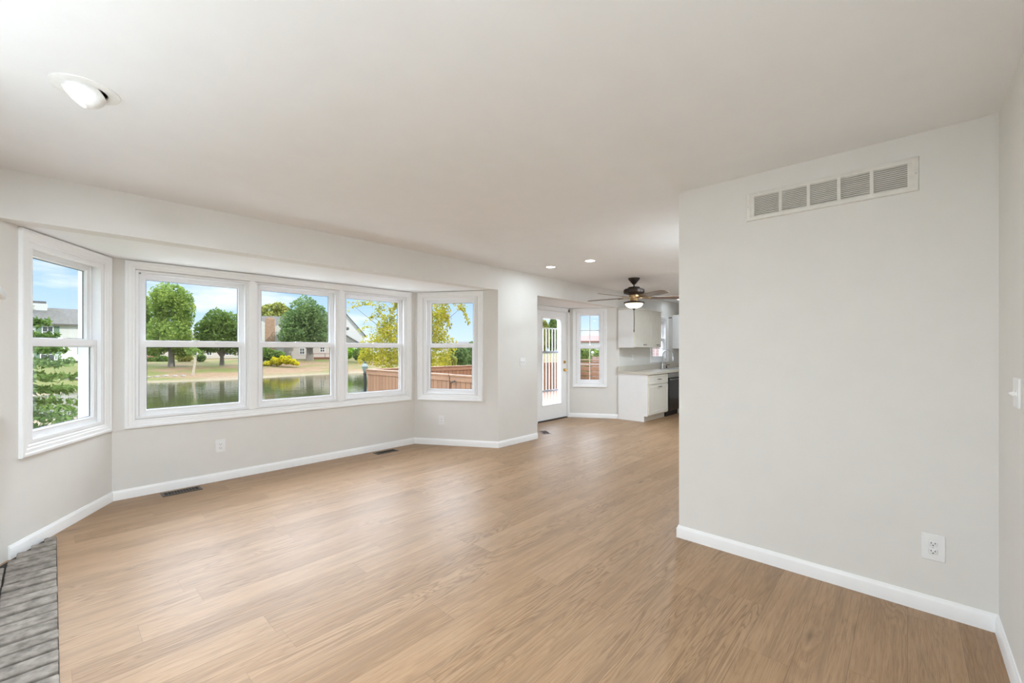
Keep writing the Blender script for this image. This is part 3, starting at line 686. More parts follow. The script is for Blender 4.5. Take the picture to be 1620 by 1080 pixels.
MB().tube([(0.04, -0.61, 0.735), (0.04, -0.645, 0.735), (0.56, -0.645, 0.735), (0.56, -0.61, 0.735)], 0.009, 8).build('handle', M_STEEL, dw)
MB().box(0.0, 0.60, -0.54, -0.50, 0.0, 0.10).build('toe_kick', M_DARK, dw)
ct = thing('worktop', 'beige kitchen worktop with low backsplash over the base cabinets', 'worktop', (7.345, KY, 0.87))
M_TOP = mat('beige_laminate', (0.66, 0.61, 0.53), 0.3, nscale=120, namt=0.12)
SX0, SX1, SY0, SY1 = 8.90-7.345, 9.70-7.345, -0.535, -0.15
c = MB(); WL = XE-7.345-0.003
for bx in ((0, SX0, -0.63, 0), (SX1, WL, -0.63, 0), (SX0, SX1, -0.63, SY0), (SX0, SX1, SY1, 0)): c.box(bx[0], bx[1], bx[2], bx[3], 0, 0.038)
c.build('slab', M_TOP, ct)
MB().bbox(0, WL, -0.02, 0, 0.038, 0.140, 0.003).build('backsplash', M_TOP, ct)
sk = thing('kitchen_sink', 'stainless drop in sink under the kitchen window', 'sink', (8.90, KY+SY0, 0.9095))
b = MB().frame(-0.02, SX1-SX0+0.02, -0.02, SY1-SY0+0.02, [(0, 0), (0.002, 0.006), (0.024, 0.005), (0.03, -0.17), (0.028, -0.172), (0.0205, 0.0)])
b.v = [(x, z, y) for x, y, z in b.v]; b.build('rim_and_walls', M_STEEL, sk)
MB().box(0.009, SX1-SX0-0.009, 0.009, SY1-SY0-0.009, -0.174, -0.170).build('basin_floor', M_STEEL, sk)
fc = thing('kitchen_faucet', 'tall gooseneck chrome faucet behind the kitchen sink', 'faucet', (9.19, KY-0.075, 0.9087))
MB().lathe([(0.030, 0), (0.030, 0.006), (0.022, 0.02), (0.021, 0.10), (0.016, 0.11), (0, 0.11)], (0, 0, 0), 20).build('base', M_STEEL, fc, True)
pts = [(0, 0, 0.10), (0, 0, 0.29)]+[(0, -0.115+0.115*math.cos(a), 0.29+0.115*math.sin(a)) for a in [math.pi*k/12 for k in range(1, 12)]]+[(0, -0.232, 0.27), (0, -0.236, 0.235)]
MB().tube(pts, 0.0125, 12).build('spout', M_STEEL, fc, True)
MB().lathe([(0.0, -0.02), (0.018, -0.02), (0.019, 0.06), (0.013, 0.075), (0, 0.075)], (0, -0.236, 0.185), 16).build('spray_head', M_STEEL, fc, True)
MB().tube([(0.02, 0, 0.06), (0.055, 0, 0.07), (0.085, -0.01, 0.10)], [0.010, 0.008, 0.006], 8).build('lever', M_STEEL, fc, True)
sd2 = thing('soap_dispenser', 'small dark soap dispenser beside the chrome faucet', 'soap dispenser', (9.42, KY-0.07, 0.9087))
MB().lathe([(0.018, 0), (0.018, 0.006), (0.012, 0.015), (0.011, 0.055), (0, 0.058)], (0, 0, 0), 16).build('body', M_BRONZE, sd2, True)
MB().tube([(0, 0, 0.05), (0, 0, 0.075), (0, -0.06, 0.078), (0, -0.075, 0.066)], 0.006, 8).build('pump_spout', M_BRONZE, sd2, True)
def wall_cab(label, x0, x1, z0, z1, doors):
    r = thing('wall_cabinet', label, 'cabinet', (x0, KY, z0), 0, 'white wall cabinets in the kitchen')
    w, h, dp = x1-x0, z1-z0, 0.308
    MB().box(0, w, -dp, 0, 0, h).build('body', M_CAB, r)
    lab(MB().box(-0.004, 0, -dp-0.002, 0, 0, h-0.03).build('end_panel', M_TRIM, r), 'plain bright white end panel')
    MB().sweep([(0, 0), (0, -dp-0.02), (w, -dp-0.02), (w, 0)], [(0, h-0.028), (0.0, h), (-0.006, h), (-0.010, h-0.012), (-0.004, h-0.028)][::-1]).build('top_moulding', M_CAB, r)
    for a, c in doors:
        d = shaker(r, 'door', a, c, 0.008, h-0.035, -dp, 0.065); pull(d, (a+c)/2+0.02, -dp-0.021, 0.055, 0.085)
    return r
wall_cab('white two door wall cabinet left of the kitchen window, behind the fan', 7.36, 8.55, 1.365, 2.11, [(0.035, 0.775), (0.785, 1.18)])
wall_cab('white wall cabinet right of the kitchen window, cut off by the partition', 9.93, 10.85, 1.35, 2.14, [(0.01, 0.455), (0.465, 0.91)])
cb = thing('curtain_bracket', 'tiny dark curtain rod bracket at the upper right corner of the kitchen window', 'bracket', (9.72, KY, 2.06))
MB().lathe([(0, 0.0), (0.016, 0.0), (0.016, -0.006), (0.006, -0.01), (0.006, -0.04), (0.014, -0.045), (0.012, -0.06), (0, -0.062)], (0, 0, 0), 14, 'Y').build('hook', M_BRONZE, cb, True)
outlet('wall_outlet', 'white outlet over the worktop below the wall cabinet', (7.95, KY+0.001, 1.17), 0, 0.075, 0.12)

# ================================================================== outdoors
def at(px, d):
    v = (FW+RT*((px-810)/CAM_F))*d; return v.x, v.y
def zat(py, d): return CAM_H-(py-CAM_CY)/CAM_F*d
def sm(a, b, x):
    t = max(0, min(1, (x-a)/(b-a))); return t*t*(3-2*t)
def far_shore(x):
    return 54.8-9.0*sm(6.5, -1.0, x)*1.0+0.9*math.sin(x*0.35)+1.6*sm(18, 30, x)
def near_shore(x): return 31.1+0.7*math.sin(x*0.5+1)
def terrain(x, y):
    n = noise.noise(Vector((x*0.13, y*0.13, 0)))*0.10
    ns, fs = near_shore(x), far_shore(x)
    if y < ns: zb = -0.78-(1.25)*sm(10, ns, y)
    elif y < fs:
        m = min(y-ns, fs-y); zb = -2.03-0.7*min(1, m/3)
    else:
        zb = -1.98+1.48*sm(-4, 22, y-fs)*1.0-0.0; zb = -2.03+(1.53)*min(1, max(0, (y-fs)/24))**0.85
    land = -0.78+0.2*sm(20, 80, y)
    zb = zb+(land-zb)*sm(34, 46, x+0.15*(y-40))
    return zb+n*sm(5.5, 12, y)
g = MB()
xs = [-90+4*i for i in range(16)]+[-26+1.0*i for i in range(96)]+[70+5*i for i in range(20)]
ys = [-24+6*i for i in range(5)]+[4+1.5*i for i in range(16)]+[28+0.6*i for i in range(62)]+[65.2+2*i for i in range(18)]+[101+12*i for i in range(12)]
nx, ny = len(xs), len(ys)
g.v = [(x, y, terrain(x, y)) for y in ys for x in xs]
g.f = [(j*nx+i, j*nx+i+1, (j+1)*nx+i+1, (j+1)*nx+i) for j in range(ny-1) for i in range(nx-1)]
tag(g.build('ground', ground_mat(), smooth=True, fix=False), 'dry tan and green lawn sloping to the pond', 'lawn', kind='structure')
def ground_at(px, py):
    d = 8.0
    while d < 160:
        x, y = at(px, d)
        if zat(py, d) <= terrain(x, y): return x, y, d
        d += 0.1
    return (*at(px, 80), 80)
w = MB().prism([(-60, 29.5), (48, 29.5), (48, 59.5), (-60, 59.5)], -2.2, -2.0)
tag(w.build('pond', water_mat()), 'still pond reflecting the houses and trees beyond', 'pond', kind='structure')

# ---------------------------------------------------------------- plants
L_GREEN = leaf_mat('leaf_bright_green', (0.10, 0.19, 0.03), (0.40, 0.50, 0.13), 1.1)
L_DARK = leaf_mat('leaf_deep_green', (0.085, 0.16, 0.05), (0.26, 0.36, 0.14), 1.1)
L_MID = leaf_mat('leaf_mid_green', (0.08, 0.15, 0.03), (0.24, 0.34, 0.09), 1.1)
L_YEL = leaf_mat('leaf_yellow_green', (0.26, 0.28, 0.02), (0.58, 0.50, 0.06), 1.8)
L_OLIVE = leaf_mat('leaf_olive', (0.22, 0.26, 0.06), (0.46, 0.45, 0.13), 1.6)
L_GOLD = leaf_mat('flower_gold', (0.50, 0.46, 0.02), (0.78, 0.68, 0.05), 2.0)
L_SPRUCE = leaf_mat('needle_green', (0.07, 0.13, 0.035), (0.22, 0.33, 0.10), 3.0, 0.2)
L_LIME = leaf_mat('leaf_lime', (0.20, 0.42, 0.03), (0.40, 0.62, 0.07), 1.2)
M_BARK = mat('grey_bark', (0.20, 0.17, 0.14), 0.9, nscale=12, namt=0.35, stretch=(6, 6, 1))
M_PALEBARK = mat('pale_bark', (0.52, 0.45, 0.36), 0.9, nscale=12, namt=0.2)

def leaf_cloud(pts, size, rng, jitter=0.6, aspect=0.6, droop=0.0):
    """one small folded quad per point, as (verts, faces)"""
    n = len(pts); p = np.asarray(pts, float)
    a = rng.normal(size=(n, 3)); a[:, 2] -= droop; a /= np.linalg.norm(a, axis=1)[:, None]
    b = np.cross(a, rng.normal(size=(n, 3))); b /= np.linalg.norm(b, axis=1)[:, None]
    s = size*(1-jitter/2+jitter*rng.random(n))[:, None]
    v = np.stack([p-a*s/2, p+b*s*aspect/2, p+a*s/2, p-b*s*aspect/2], 1).reshape(-1, 3)
    return v, np.arange(4*n).reshape(-1, 4)
def foliage(name, m, parent, v, f):
    me = bpy.data.meshes.new(name); me.from_pydata(v.tolist(), [], f.tolist()); me.materials.append(m); me.update()
    o = bpy.data.objects.new(name, me); COL.objects.link(o); o.parent = parent; return o
def lobes_points(lobes, n, rng, shell=0.35):
    """points in the outer shells of a set of ellipsoid lobes (cx,cy,cz,rx,ry,rz)"""
    L = np.array(lobes, float); wgt = (L[:, 3]*L[:, 5]); wgt /= wgt.sum()
    k = rng.choice(len(L), n, p=wgt); u = rng.normal(size=(n, 3)); u /= np.linalg.norm(u, axis=1)[:, None]
    r = 1-shell*rng.random(n)**1.6
    bump = np.array([noise.noise(Vector((q*2.3+kk).tolist())) for q, kk in zip(u, k)])
    r = r*(1+0.16*bump)
    return L[k, :3]+u*L[k, 3:6]*r[:, None]
def core(lobes, k=0.80):
    b = MB()
    for cx, cy, cz, rx, ry, rz in lobes:
        bm = bmesh.new(); bmesh.ops.create_icosphere(bm, subdivisions=3, radius=1)
        vs = []
        for v in bm.verts:
            q = v.co; d = k*(1+0.22*noise.noise(q*2.6+Vector((cx, cy, cz)))); vs.append((cx+q.x*rx*d, cy+q.y*ry*d, cz+q.z*rz*d))
        bm.verts.index_update(); b._add(vs, [[v.index for v in f.verts] for f in bm.faces]); bm.free()
    return b
def tree(name, label, cat, P, crown_lobes, m, n, leaf, trunk=None, bark=None, seed=1, group=None, dense=True, limbs=()):
    rng = np.random.default_rng(seed); r = thing(name, label, cat, P, 0, group)
    v, f = leaf_cloud(lobes_points(crown_lobes, n, rng), leaf, rng)
    if dense:
        c = core(crown_lobes, 0.56); k = len(v); v = np.vstack([v, np.array(c.v)]); faces = f.tolist()+[tuple(i+k for i in q) for q in c.f]
        me = bpy.data.meshes.new('crown'); me.from_pydata(v.tolist(), [], faces); me.materials.append(m); me.update()
        o = bpy.data.objects.new('crown', me); COL.objects.link(o); o.parent = r
    else: foliage('crown', m, r, v, f)
    if trunk:
        r0, r1, hgt = trunk
        t = MB().tube([(0, 0, -0.3), (0, 0, 0.0), (0.02, 0, hgt*0.25), (-0.04, 0.03, hgt*0.6), (0.03, 0, hgt)], [r0*1.5, r0*1.25, r0, (r0+r1)/2, r1], 10)
        for lx, ly, lz, s0 in limbs: t.tube([(0, 0, s0), (lx*0.5, ly*0.5, s0+(lz-s0)*0.45), (lx, ly, lz)], [r1*1.0, r1*0.7, r1*0.35], 8)
        t.build('trunk', bark or M_BARK, r, True)
    return r
def lobes_from_pixels(P, d, spec):
    """ellipsoid lobes given as sizes seen from the room at depth d: (px, py, rpx, rpy[, depth offset])"""
    out = []; k = d/CAM_F
    for s in spec:
        ct = math.cos(math.atan((s[0]-810)/CAM_F))
        px, py, rx, ry = s[:4]; off = s[4] if len(s) > 4 else 0.0
        x, y = at(px, d); x += FW.x*off; y += FW.y*off
        out.append((x-P[0], y-P[1], zat(py, d)-P[2], rx*k*ct, rx*k*ct*0.95, ry*k))
    return out
def pix_tree(name, label, cat, px, py, spec, m, n, leaf, trunk, **kw):
    x, y, d = ground_at(px, py); d = kw.pop('d', d)
    if 'force_d' in kw: d = kw.pop('force_d'); x, y = at(px, d)
    P = (x, y, terrain(x, y)); return tree(name, label, cat, P, lobes_from_pixels(P, d, spec), m, n, leaf, trunk, **kw)
TG = 'trees and shrubs beyond the pond'
pix_tree('deciduous_tree', 'tall rounded bright green tree beyond the pond, seen in the leftmost joined window', 'tree', 271, 580,
    [(268, 473, 33, 27), (290, 492, 20, 34), (252, 490, 17, 26), (262, 520, 30, 26), (288, 530, 26, 22, -1), (300, 546, 16, 14), (254, 545, 26, 18, -1), (280, 552, 22, 12, 1), (246, 552, 14, 12)],
    L_GREEN, 9000, 0.34, (0.32, 0.22, 4.5), seed=2, group=TG, limbs=((1.5, 0, 4.5, 1.6), (-1.4, 0.3, 4.6, 1.8), (0.2, 1, 5, 2)))
pix_tree('deciduous_tree', 'green tree cut off by the left edge of the leftmost joined window', 'tree', 222, 577,
    [(224, 490, 18, 26), (222, 522, 22, 28), (232, 545, 18, 16)], L_GREEN, 4200, 0.34, (0.28, 0.2, 4.0), seed=5, group=TG)
pix_tree('deciduous_tree', 'lower broad green tree right of the tall one, over a forked trunk beyond the pond', 'tree', 351, 578,
    [(345, 512, 24, 24), (366, 520, 18, 26), (326, 525, 20, 20), (348, 536, 34, 22), (372, 545, 16, 16), (322, 545, 20, 14), (384, 535, 12, 24)],
    L_MID, 8000, 0.34, (0.24, 0.17, 4.2), seed=3, group=TG, limbs=((1.8, 0, 4.2, 1.2), (-1.7, 0.2, 4.0, 1.2), (0.8, 0.6, 4.4, 1.6)))
pix_tree('deciduous_tree', 'dense round green tree in the middle joined window, in front of a white house', 'tree', 490, 570,
    [(483, 497, 26, 29), (464, 512, 22, 22), (502, 508, 19, 28), (478, 525, 32, 22), (505, 530, 18, 17), (458, 532, 19, 13), (486, 540, 25, 9)],
    L_DARK, 9000, 0.40, (0.55, 0.38, 4.8), seed=4, group=TG, limbs=((2.6, 0, 4.8, 2.0), (-2.4, 0.2, 4.6, 2.0), (0.5, 1, 5, 2.4)))
pix_tree('deciduous_tree', 'loose yellow green tree rising behind the brick chimney', 'tree', 436, 568,
    [(427, 490, 14, 9), (440, 487, 12, 9), (416, 497, 8, 7), (450, 495, 10, 12), (436, 505, 22, 14)], L_OLIVE, 3500, 0.55, (0.3, 0.2, 6), seed=6, group=TG, dense=False, force_d=92)
pix_tree('shrub', 'dark green shrub mass at the left of the middle joined window', 'shrub', 424, 577,
    [(420, 560, 13, 11), (432, 563, 12, 10), (444, 564, 9, 9), (412, 565, 8, 10)], L_MID, 2500, 0.30, None, seed=7, group=TG)
pix_tree('shrub', 'yellow flowering shrub in front of the dark green shrub mass', 'shrub', 446, 580,
    [(452, 570, 8, 6.5), (440, 572, 8, 6), (462, 572, 7, 4.5), (425, 575, 7, 4), (433, 570, 4, 6), (446, 567, 4, 5), (457, 567, 3, 5), (468, 575, 6, 3), (415, 576, 6, 3)], L_GOLD, 2600, 0.26, None, seed=8, group=TG)
pix_tree('shrub', 'bright lime green shrub at the left edge of the rightmost joined window', 'shrub', 553, 571,
    [(553, 556, 9.5, 8), (549, 562, 8, 6)], L_LIME, 1800, 0.34, None, seed=9, group=TG)
pix_tree('shrub', 'dull green shrub between the lime shrub and the yellow tree', 'shrub', 568, 573,
    [(567, 560, 9, 10), (577, 560, 8, 11)], L_MID, 1600, 0.34, None, seed=10, group=TG)
for i, (px, py, w_, h_) in enumerate(((239, 574, 9, 5), (258, 573, 12, 6), (292, 570, 16, 8), (318, 570, 8, 6))):
    pix_tree('shrub', ['low shrub left of the tall tree trunk, beyond the pond', 'low shrub hiding the foot of the tall tree', 'pale green shrub right of the tall tree trunk', 'small shrub just right of the thin leaning trunk'][i], 'shrub', px, py,
        [(px, py-h_*0.7, w_, h_)], (L_MID, L_MID, L_OLIVE, L_DARK)[i], 900, 0.28, None, seed=20+i, group=TG, force_d=64)
# thin pale leaning trunk of a sapling
x, y, d = ground_at(305, 594); P = (x, y, terrain(x, y)); k = d/CAM_F
r = thing('sapling', 'thin pale leaning sapling trunk on the far bank of the pond', 'tree', P, 0, TG)
lx, ly = RT.x*k*5, RT.y*k*5
MB().tube([(0, 0, -0.1), (lx*0.4, ly*0.4, 1.0*k*12), (lx*0.8, ly*0.8, k*24), (lx*1.3, ly*1.3, k*33)], [0.13, 0.11, 0.09, 0.04], 8).tube([(lx*0.8, ly*0.8, k*24), (lx*0.2, ly*0.2, k*30), (-lx*0.5, -ly*0.5, k*38)], [0.06, 0.05, 0.03], 6).build('trunk', M_PALEBARK, r, True)
rng = np.random.default_rng(31); v, f = leaf_cloud(lobes_points([(lx*1.2, ly*1.2, k*36, .7, .7, .5), (-lx*.5, -ly*.5, k*40, .6, .6, .5)], 160, rng), 0.22, rng); foliage('leaves', L_MID, r, v, f)
# big yellow-green willow just past the deck
d = 23.0; x, y = at(648, d); P = (x, y, terrain(x, y))
wl = thing('yellow_tree', 'airy yellow green tree beyond the brown fence, seen across two windows', 'tree', P)
rng = np.random.default_rng(12)
lob = lobes_from_pixels(P, d, [(600, 548, 30, 24), (640, 540, 42, 36), (690, 545, 34, 24), (612, 520, 18, 22), (690, 512, 22, 30, -.5), (655, 505, 26, 32), (625, 570, 42, 16), (672, 572, 46, 16), (700, 495, 14, 18), (580, 565, 16, 14)])
pts = lobes_points(lob, 12500, rng, 0.75)
def strand(px, py, tx, ty, n, rad, dd=d):
    a = np.array((*at(px, dd), zat(py, dd)))-np.array(P); b_ = np.array((*at(tx, dd), zat(ty, dd)))-np.array(P); out = []
    for i in range(n):
        t = rng.random(); s = a+(b_-a)*t; s[2] += 0.25*math.sin(t*3.1); out.append(s+rng.normal(size=3)*rad*(1-0.5*t))
    return np.array(out)
st = [strand(640, 500, 552, 478, 150, 0.11), (strand(600, 484, 549, 492, 90, 0.10)), strand(640, 515, 590, 498, 120, .12), strand(620, 505, 572, 512, 60, .10), strand(640, 480, 600, 478, 110, .14), strand(625, 476, 634, 505, 240, .16),
      strand(690, 484, 735, 482, 150, .13), strand(722, 482, 742, 512, 170, .10), strand(700, 480, 752, 478, 70, .12), strand(600, 525, 565, 525, 60, .13), strand(700, 500, 712, 520, 150, .15), strand(690, 478, 715, 474, 150, .16), strand(610, 490, 585, 505, 70, .10), strand(655, 478, 690, 478, 260, .22), strand(612, 515, 630, 482, 150, .14)]
pts = np.vstack([pts]+st)
v, f = leaf_cloud(pts, 0.125, rng, droop=0.5); foliage('crown', L_YEL, wl, v, f)
t = MB().tube([(0, 0, -0.2), (0.03, 0, 1.0), (-0.05, 0.02, 2.4), (0.02, 0, 3.8)], [0.17, 0.14, 0.10, 0.05], 10)
for tx, ty in ((552, 478), (590, 498), (634, 478), (690, 480), (735, 482), (712, 500)):
    e = np.array((*at(tx, d), zat(ty, d)))-np.array(P); t.tube([(0, 0, 1.8), tuple(e*np.array((.45, .45, .72))), tuple(e)], [0.045, 0.018, 0.006], 6)
t.build('trunk', M_BARK, wl, True)
# evergreens and hedge trees
def fir(label, P, h, r0, m, n, seed, name='evergreen_tree'):
    rng = np.random.default_rng(seed); r = thing(name, label, 'tree', P); pts = []
    tiers = 11
    for i in range(tiers):
        zt = h*(0.10+0.86*i/tiers); rr = r0*(1-i/tiers)**0.8+0.12; nb = 9
        for j in range(nb):
            a = 2*math.pi*(j+0.5*(i % 2))/nb+rng.normal()*0.15; ln = rr*(0.85+0.3*rng.random())
            q = int(n/(tiers*nb)); t_ = rng.random(q)**0.7
            wv = rng.normal(size=q)*0.16*(1.15-t_)*ln
            X = np.cos(a)*ln*t_-np.sin(a)*wv; Y = np.sin(a)*ln*t_+np.cos(a)*wv; Z = zt-0.16*ln*t_+0.10*ln*t_**3+rng.normal(size=q)*0.035
            pts.append(np.stack([X, Y, Z], 1))
    v, f = leaf_cloud(np.vstack(pts), 0.13, rng, aspect=0.42); foliage('boughs', m, r, v, f)
    MB().tube([(0, 0, -0.2), (0, 0, h*0.5), (0, 0, h)], [0.09, 0.06, 0.012], 8).build('trunk', M_BARK, r, True)
    return r
x, y = at(8, 8.2); fir('evergreen with drooping boughs close outside the splayed left window', (x, y, terrain(x, y)), 3.35, 1.62, L_SPRUCE, 9000, 41)
hedges = [(724, 562, 15, 17, 34), (749, 560, 15, 20, 40), (775, 562, 16, 20, 44), (708, 572, 14, 12, 31)]
for i, (px, py, rx, ry, d) in enumerate(hedges):
    x, y = at(px, d); P = (x, y, terrain(x, y)); k = d/CAM_F
    tree('hedge_tree', ['dark green hedge tree left of the others behind the fence, right bay window', 'dark green hedge tree at the right edge of the right bay window', 'dark green hedge tree hidden past the right bay window frame', 'low olive bush between the yellow tree and the dark hedge'][i], 'tree', P,
         [(0, 0, zat(py, d)-P[2], rx*k, rx*k, ry*k), (rx*k*0.4, 0.2, zat(py+ry*0.8, d)-P[2], rx*k*0.9, rx*k*0.9, ry*k*0.9)], (L_DARK, L_DARK, L_DARK, L_OLIVE)[i], 2600, 0.26, (0.12, 0.08, 1.2), seed=50+i, group='hedge trees behind the deck fence')
for i, (px, py, rx, ry, d) in enumerate(((858, 535, 11, 22, 28), (874, 533, 11, 22, 32), (891, 536, 12, 20, 36))):
    x, y = at(px, d); P = (x, y, terrain(x, y)); k = d/CAM_F
    tree('hedge_tree', ['tall green tree behind the scrolls of the storm door', 'tall green tree behind the middle bars of the storm door', 'tall green tree behind the right side of the storm door'][i], 'tree', P,
         [(0, 0, zat(py, d)-P[2], rx*k, rx*k, ry*k), (0.1, 0, zat(py-ry*0.7, d)-P[2], rx*k*0.6, rx*k*0.6, ry*k*0.6)], L_OLIVE if i == 0 else L_MID, 2600, 0.24, (0.12, 0.08, 1.6), seed=60+i, group='tall trees seen through the storm door')
for i, (px, py, rx, ry, d) in enumerate(((924, 559, 9, 10, 40), (937, 558, 7, 8, 46), (944, 561, 8, 7, 44))):
    x, y = at(px, d); P = (x, y, terrain(x, y)); k = d/CAM_F
    tree('shrub', ['large green bush below the red roof in the grid window', 'green bush in the middle of the grid window, below the red roof', 'small green bush at the right of the grid window'][i], 'shrub', P, [(0, 0, zat(py, d)-P[2], rx*k, rx*k, ry*k), (0, 0, (zat(py, d)-P[2])*0.45, rx*k*0.9, rx*k*0.9, (zat(py, d)-P[2])*0.55)], L_GREEN, 2400, 0.24, None, seed=70+i)
# pale slab added below the sight line, bouncing daylight up into the bay
tag(MB().bbox(-0.6, 4.9, 5.32, 9.4, -0.9, -0.70, 0.01).build('bounce_slab', mat('pale_concrete', (0.78, 0.775, 0.75), 0.9, nscale=9, namt=0.08)), 'unseen pale slab added to bounce daylight up into the bay', 'bounce_slab', kind='structure')
# rocks on the shore
M_ROCK = mat('grey_rock', (0.30, 0.28, 0.26), 0.9, nscale=5, namt=0.4)
def rock(label, px, py, w_, h_, seed):
    x, y, d = ground_at(px, py); k = d/CAM_F; rn = random.Random(seed); b = MB(); bm = bmesh.new(); bmesh.ops.create_icosphere(bm, subdivisions=3, radius=1); vs = []
    for v in bm.verts:
        n_ = 1+0.35*noise.noise(v.co*1.5+Vector((seed, 0, 0))); vs.append((v.co.x*w_*k*n_, v.co.y*w_*k*0.7*n_, v.co.z*h_*k*n_))
    bm.verts.index_update(); b._add(vs, [[v.index for v in f.verts] for f in bm.faces]); bm.free()
    o = b.build('boulder', M_ROCK, loc=(x, y, terrain(x, y)+h_*k*0.3), smooth=True); return tag(o, label, 'rock')
rock('long grey boulder on the lawn across the pond, splayed left window', 112, 600, 13, 2.6, 4)
for i, (px, py, w_) in enumerate(((248, 596, 4), (262, 595, 4.5), (277, 595, 4), (290, 595, 3.5), (235, 597, 3.5))):
    rock(['second pale stone from the left on the far shore', 'middle pale stone of the row on the far shore', 'second pale stone from the right on the far shore', 'rightmost pale stone on the far shore by the leaning sapling', 'leftmost pale stone on the far shore'][i], px, py, w_, 1.4, 10+i)

# ---------------------------------------------------------------- houses
M_SIDE = stripe_mat('white_siding', (0.62, 0.615, 0.59), (0.66, 0.655, 0.63), 2, 0.15, 0.06, (0.50, 0.495, 0.47))
M_SIDE2 = stripe_mat('cream_siding', (0.58, 0.52, 0.475), (0.62, 0.56, 0.51), 2, 0.15, 0.06, (0.47, 0.42, 0.385))
M_ROOF = mat('grey_shingle', (0.13, 0.125, 0.115), 0.9, nscale=3, namt=0.3, stretch=(1, 1, 5))
M_RED = stripe_mat('red_tile', (0.24, 0.10, 0.085), (0.29, 0.125, 0.105), 0, 0.35, 0.15, (0.18, 0.075, 0.06))
M_BRK = brick_mat('red_brick', (0.34, 0.19, 0.12), (0.46, 0.28, 0.185), (0.44, 0.36, 0.29), 1.6)
M_BRK2 = brick_mat('pink_brick', (0.42, 0.25, 0.24), (0.50, 0.32, 0.30), (0.56, 0.50, 0.48), 2.0)
M_SHUT = mat('green_shutter', (0.16, 0.24, 0.17), 0.6)
M_PANE = mat('dark_pane', (0.06, 0.07, 0.08), 0.08, spec=0.8)
M_DECKR = mat('red_brown_deck', (0.22, 0.095, 0.06), 0.7, nscale=8, namt=0.2)
def house(label, P, rotz, w_, dp, eave, ridge, mw, mr, gable='X', wins=(), name='house', over=0.4):
    """local: x along the front, front face at y=0 facing -y, depth to +y, z from the ground"""
    r = thing(name, label, 'house', P, rotz, kind='thing')
    b = MB().box(-w_/2, w_/2, 0, dp, -0.6, eave)
    if gable == 'Y': b._add([(-w_/2, 0, eave), (w_/2, 0, eave), (0, 0, ridge), (-w_/2, dp, eave), (w_/2, dp, eave), (0, dp, ridge)], [(0, 1, 2), (5, 4, 3), (0, 2, 5, 3), (2, 1, 4, 5), (0, 3, 4, 1)])
    else: b._add([(-w_/2, 0, eave), (-w_/2, dp, eave), (-w_/2, dp/2, ridge), (w_/2, 0, eave), (w_/2, dp, eave), (w_/2, dp/2, ridge)], [(0, 2, 1), (3, 4, 5), (0, 3, 5, 2), (2, 5, 4, 1), (0, 1, 4, 3)])
    b.build('walls', mw, r)
    q = MB(); th = 0.22; o_ = over
    if gable == 'X':
        s = (ridge-eave)/(dp/2); y0, y1, ym = -o_, dp+o_, dp/2; z0 = eave-s*o_
        for ya, yb in ((y0, ym), (y1, ym)):
            q._add([(-w_/2-o_, ya, z0), (w_/2+o_, ya, z0), (w_/2+o_, yb, ridge), (-w_/2-o_, yb, ridge), (-w_/2-o_, ya, z0+th), (w_/2+o_, ya, z0+th), (w_/2+o_, yb, ridge+th), (-w_/2-o_, yb, ridge+th)], [(0,1,2,3),(4,7,6,5),(0,4,5,1),(1,5,6,2),(2,6,7,3),(3,7,4,0)])
    else:
        s = (ridge-eave)/(w_/2); z0 = eave-s*o_
        for xa in (-w_/2-o_, w_/2+o_):
            q._add([(xa, -o_, z0), (xa, dp+o_, z0), (0, dp+o_, ridge), (0, -o_, ridge), (xa, -o_, z0+th), (xa, dp+o_, z0+th), (0, dp+o_, ridge+th), (0, -o_, ridge+th)], [(0,1,2,3),(4,7,6,5),(0,4,5,1),(1,5,6,2),(2,6,7,3),(3,7,4,0)])
    q.build('roof', mr, r)
    for (x0, x1, z0, z1, sh) in wins:
        f = MB().frame(x0, x1, z0, z1, [(0, 0.0), (0, -0.05), (0.09, -0.05), (0.09, 0.0)]).box((x0+x1)/2-0.03, (x0+x1)/2+0.03, -0.045, 0, z0, z1).box(x0, x1, -0.045, 0, (z0+z1)/2-0.03, (z0+z1)/2+0.03).build('window', M_TRIM, r)
        MB().box(x0+0.05, x1-0.05, -0.02, 0.0, z0+0.05, z1-0.05).build('pane', M_PANE, f)
        if sh:
            MB().box(x0-0.55, x0-0.02, -0.05, 0, z0, z1).build('shutter', M_SHUT, r); MB().box(x1+0.02, x1+0.55, -0.05, 0, z0, z1).build('shutter', M_SHUT, r)
    return r
def facing(x, y): return math.atan2(y, x)-math.pi/2
# white house in the left window
d = 60; x, y = at(112, d); k = d/CAM_F; gz = terrain(x, y)
hA = house('white two storey house with green shutters and grey roof across the pond, splayed left window', (x, y, gz), facing(x, y)*0.6, 13.5, 8.5, zat(513, d)-gz, zat(491, d+3)-gz, M_SIDE, M_ROOF,
    wins=[(-2.75, -1.65, 3.4, 5.0, True), (1.2, 2.2, 0.7, 2.1, True), (-2.9, -1.5, 0.15, 2.1, True), (3.4, 4.4, 3.4, 4.8, True)])
MB().box(-4.0, -2.3, 3.4, 4.6, 5.0, zat(483, d+3)-gz).build('chimney', M_SIDE, hA); lab(MB().box(-3.9, -2.4, 3.5, 4.5, zat(483, d+3)-gz-0.02, zat(479.5, d+3)-gz).build('chimney_cap', M_ROOF, hA), 'grey chimney cap')
dk = MB().box(-1.6, 4.6, -2.2, 0, 0.25, 0.42)
for i in range(26): dk.box(-1.58+0.245*i, -1.52+0.245*i, -2.2, -2.14, 0.42, 1.1)
dk.box(-1.6, 4.6, -2.22, -2.12, 1.05, 1.13); dk.build('deck', M_TRIM, hA)
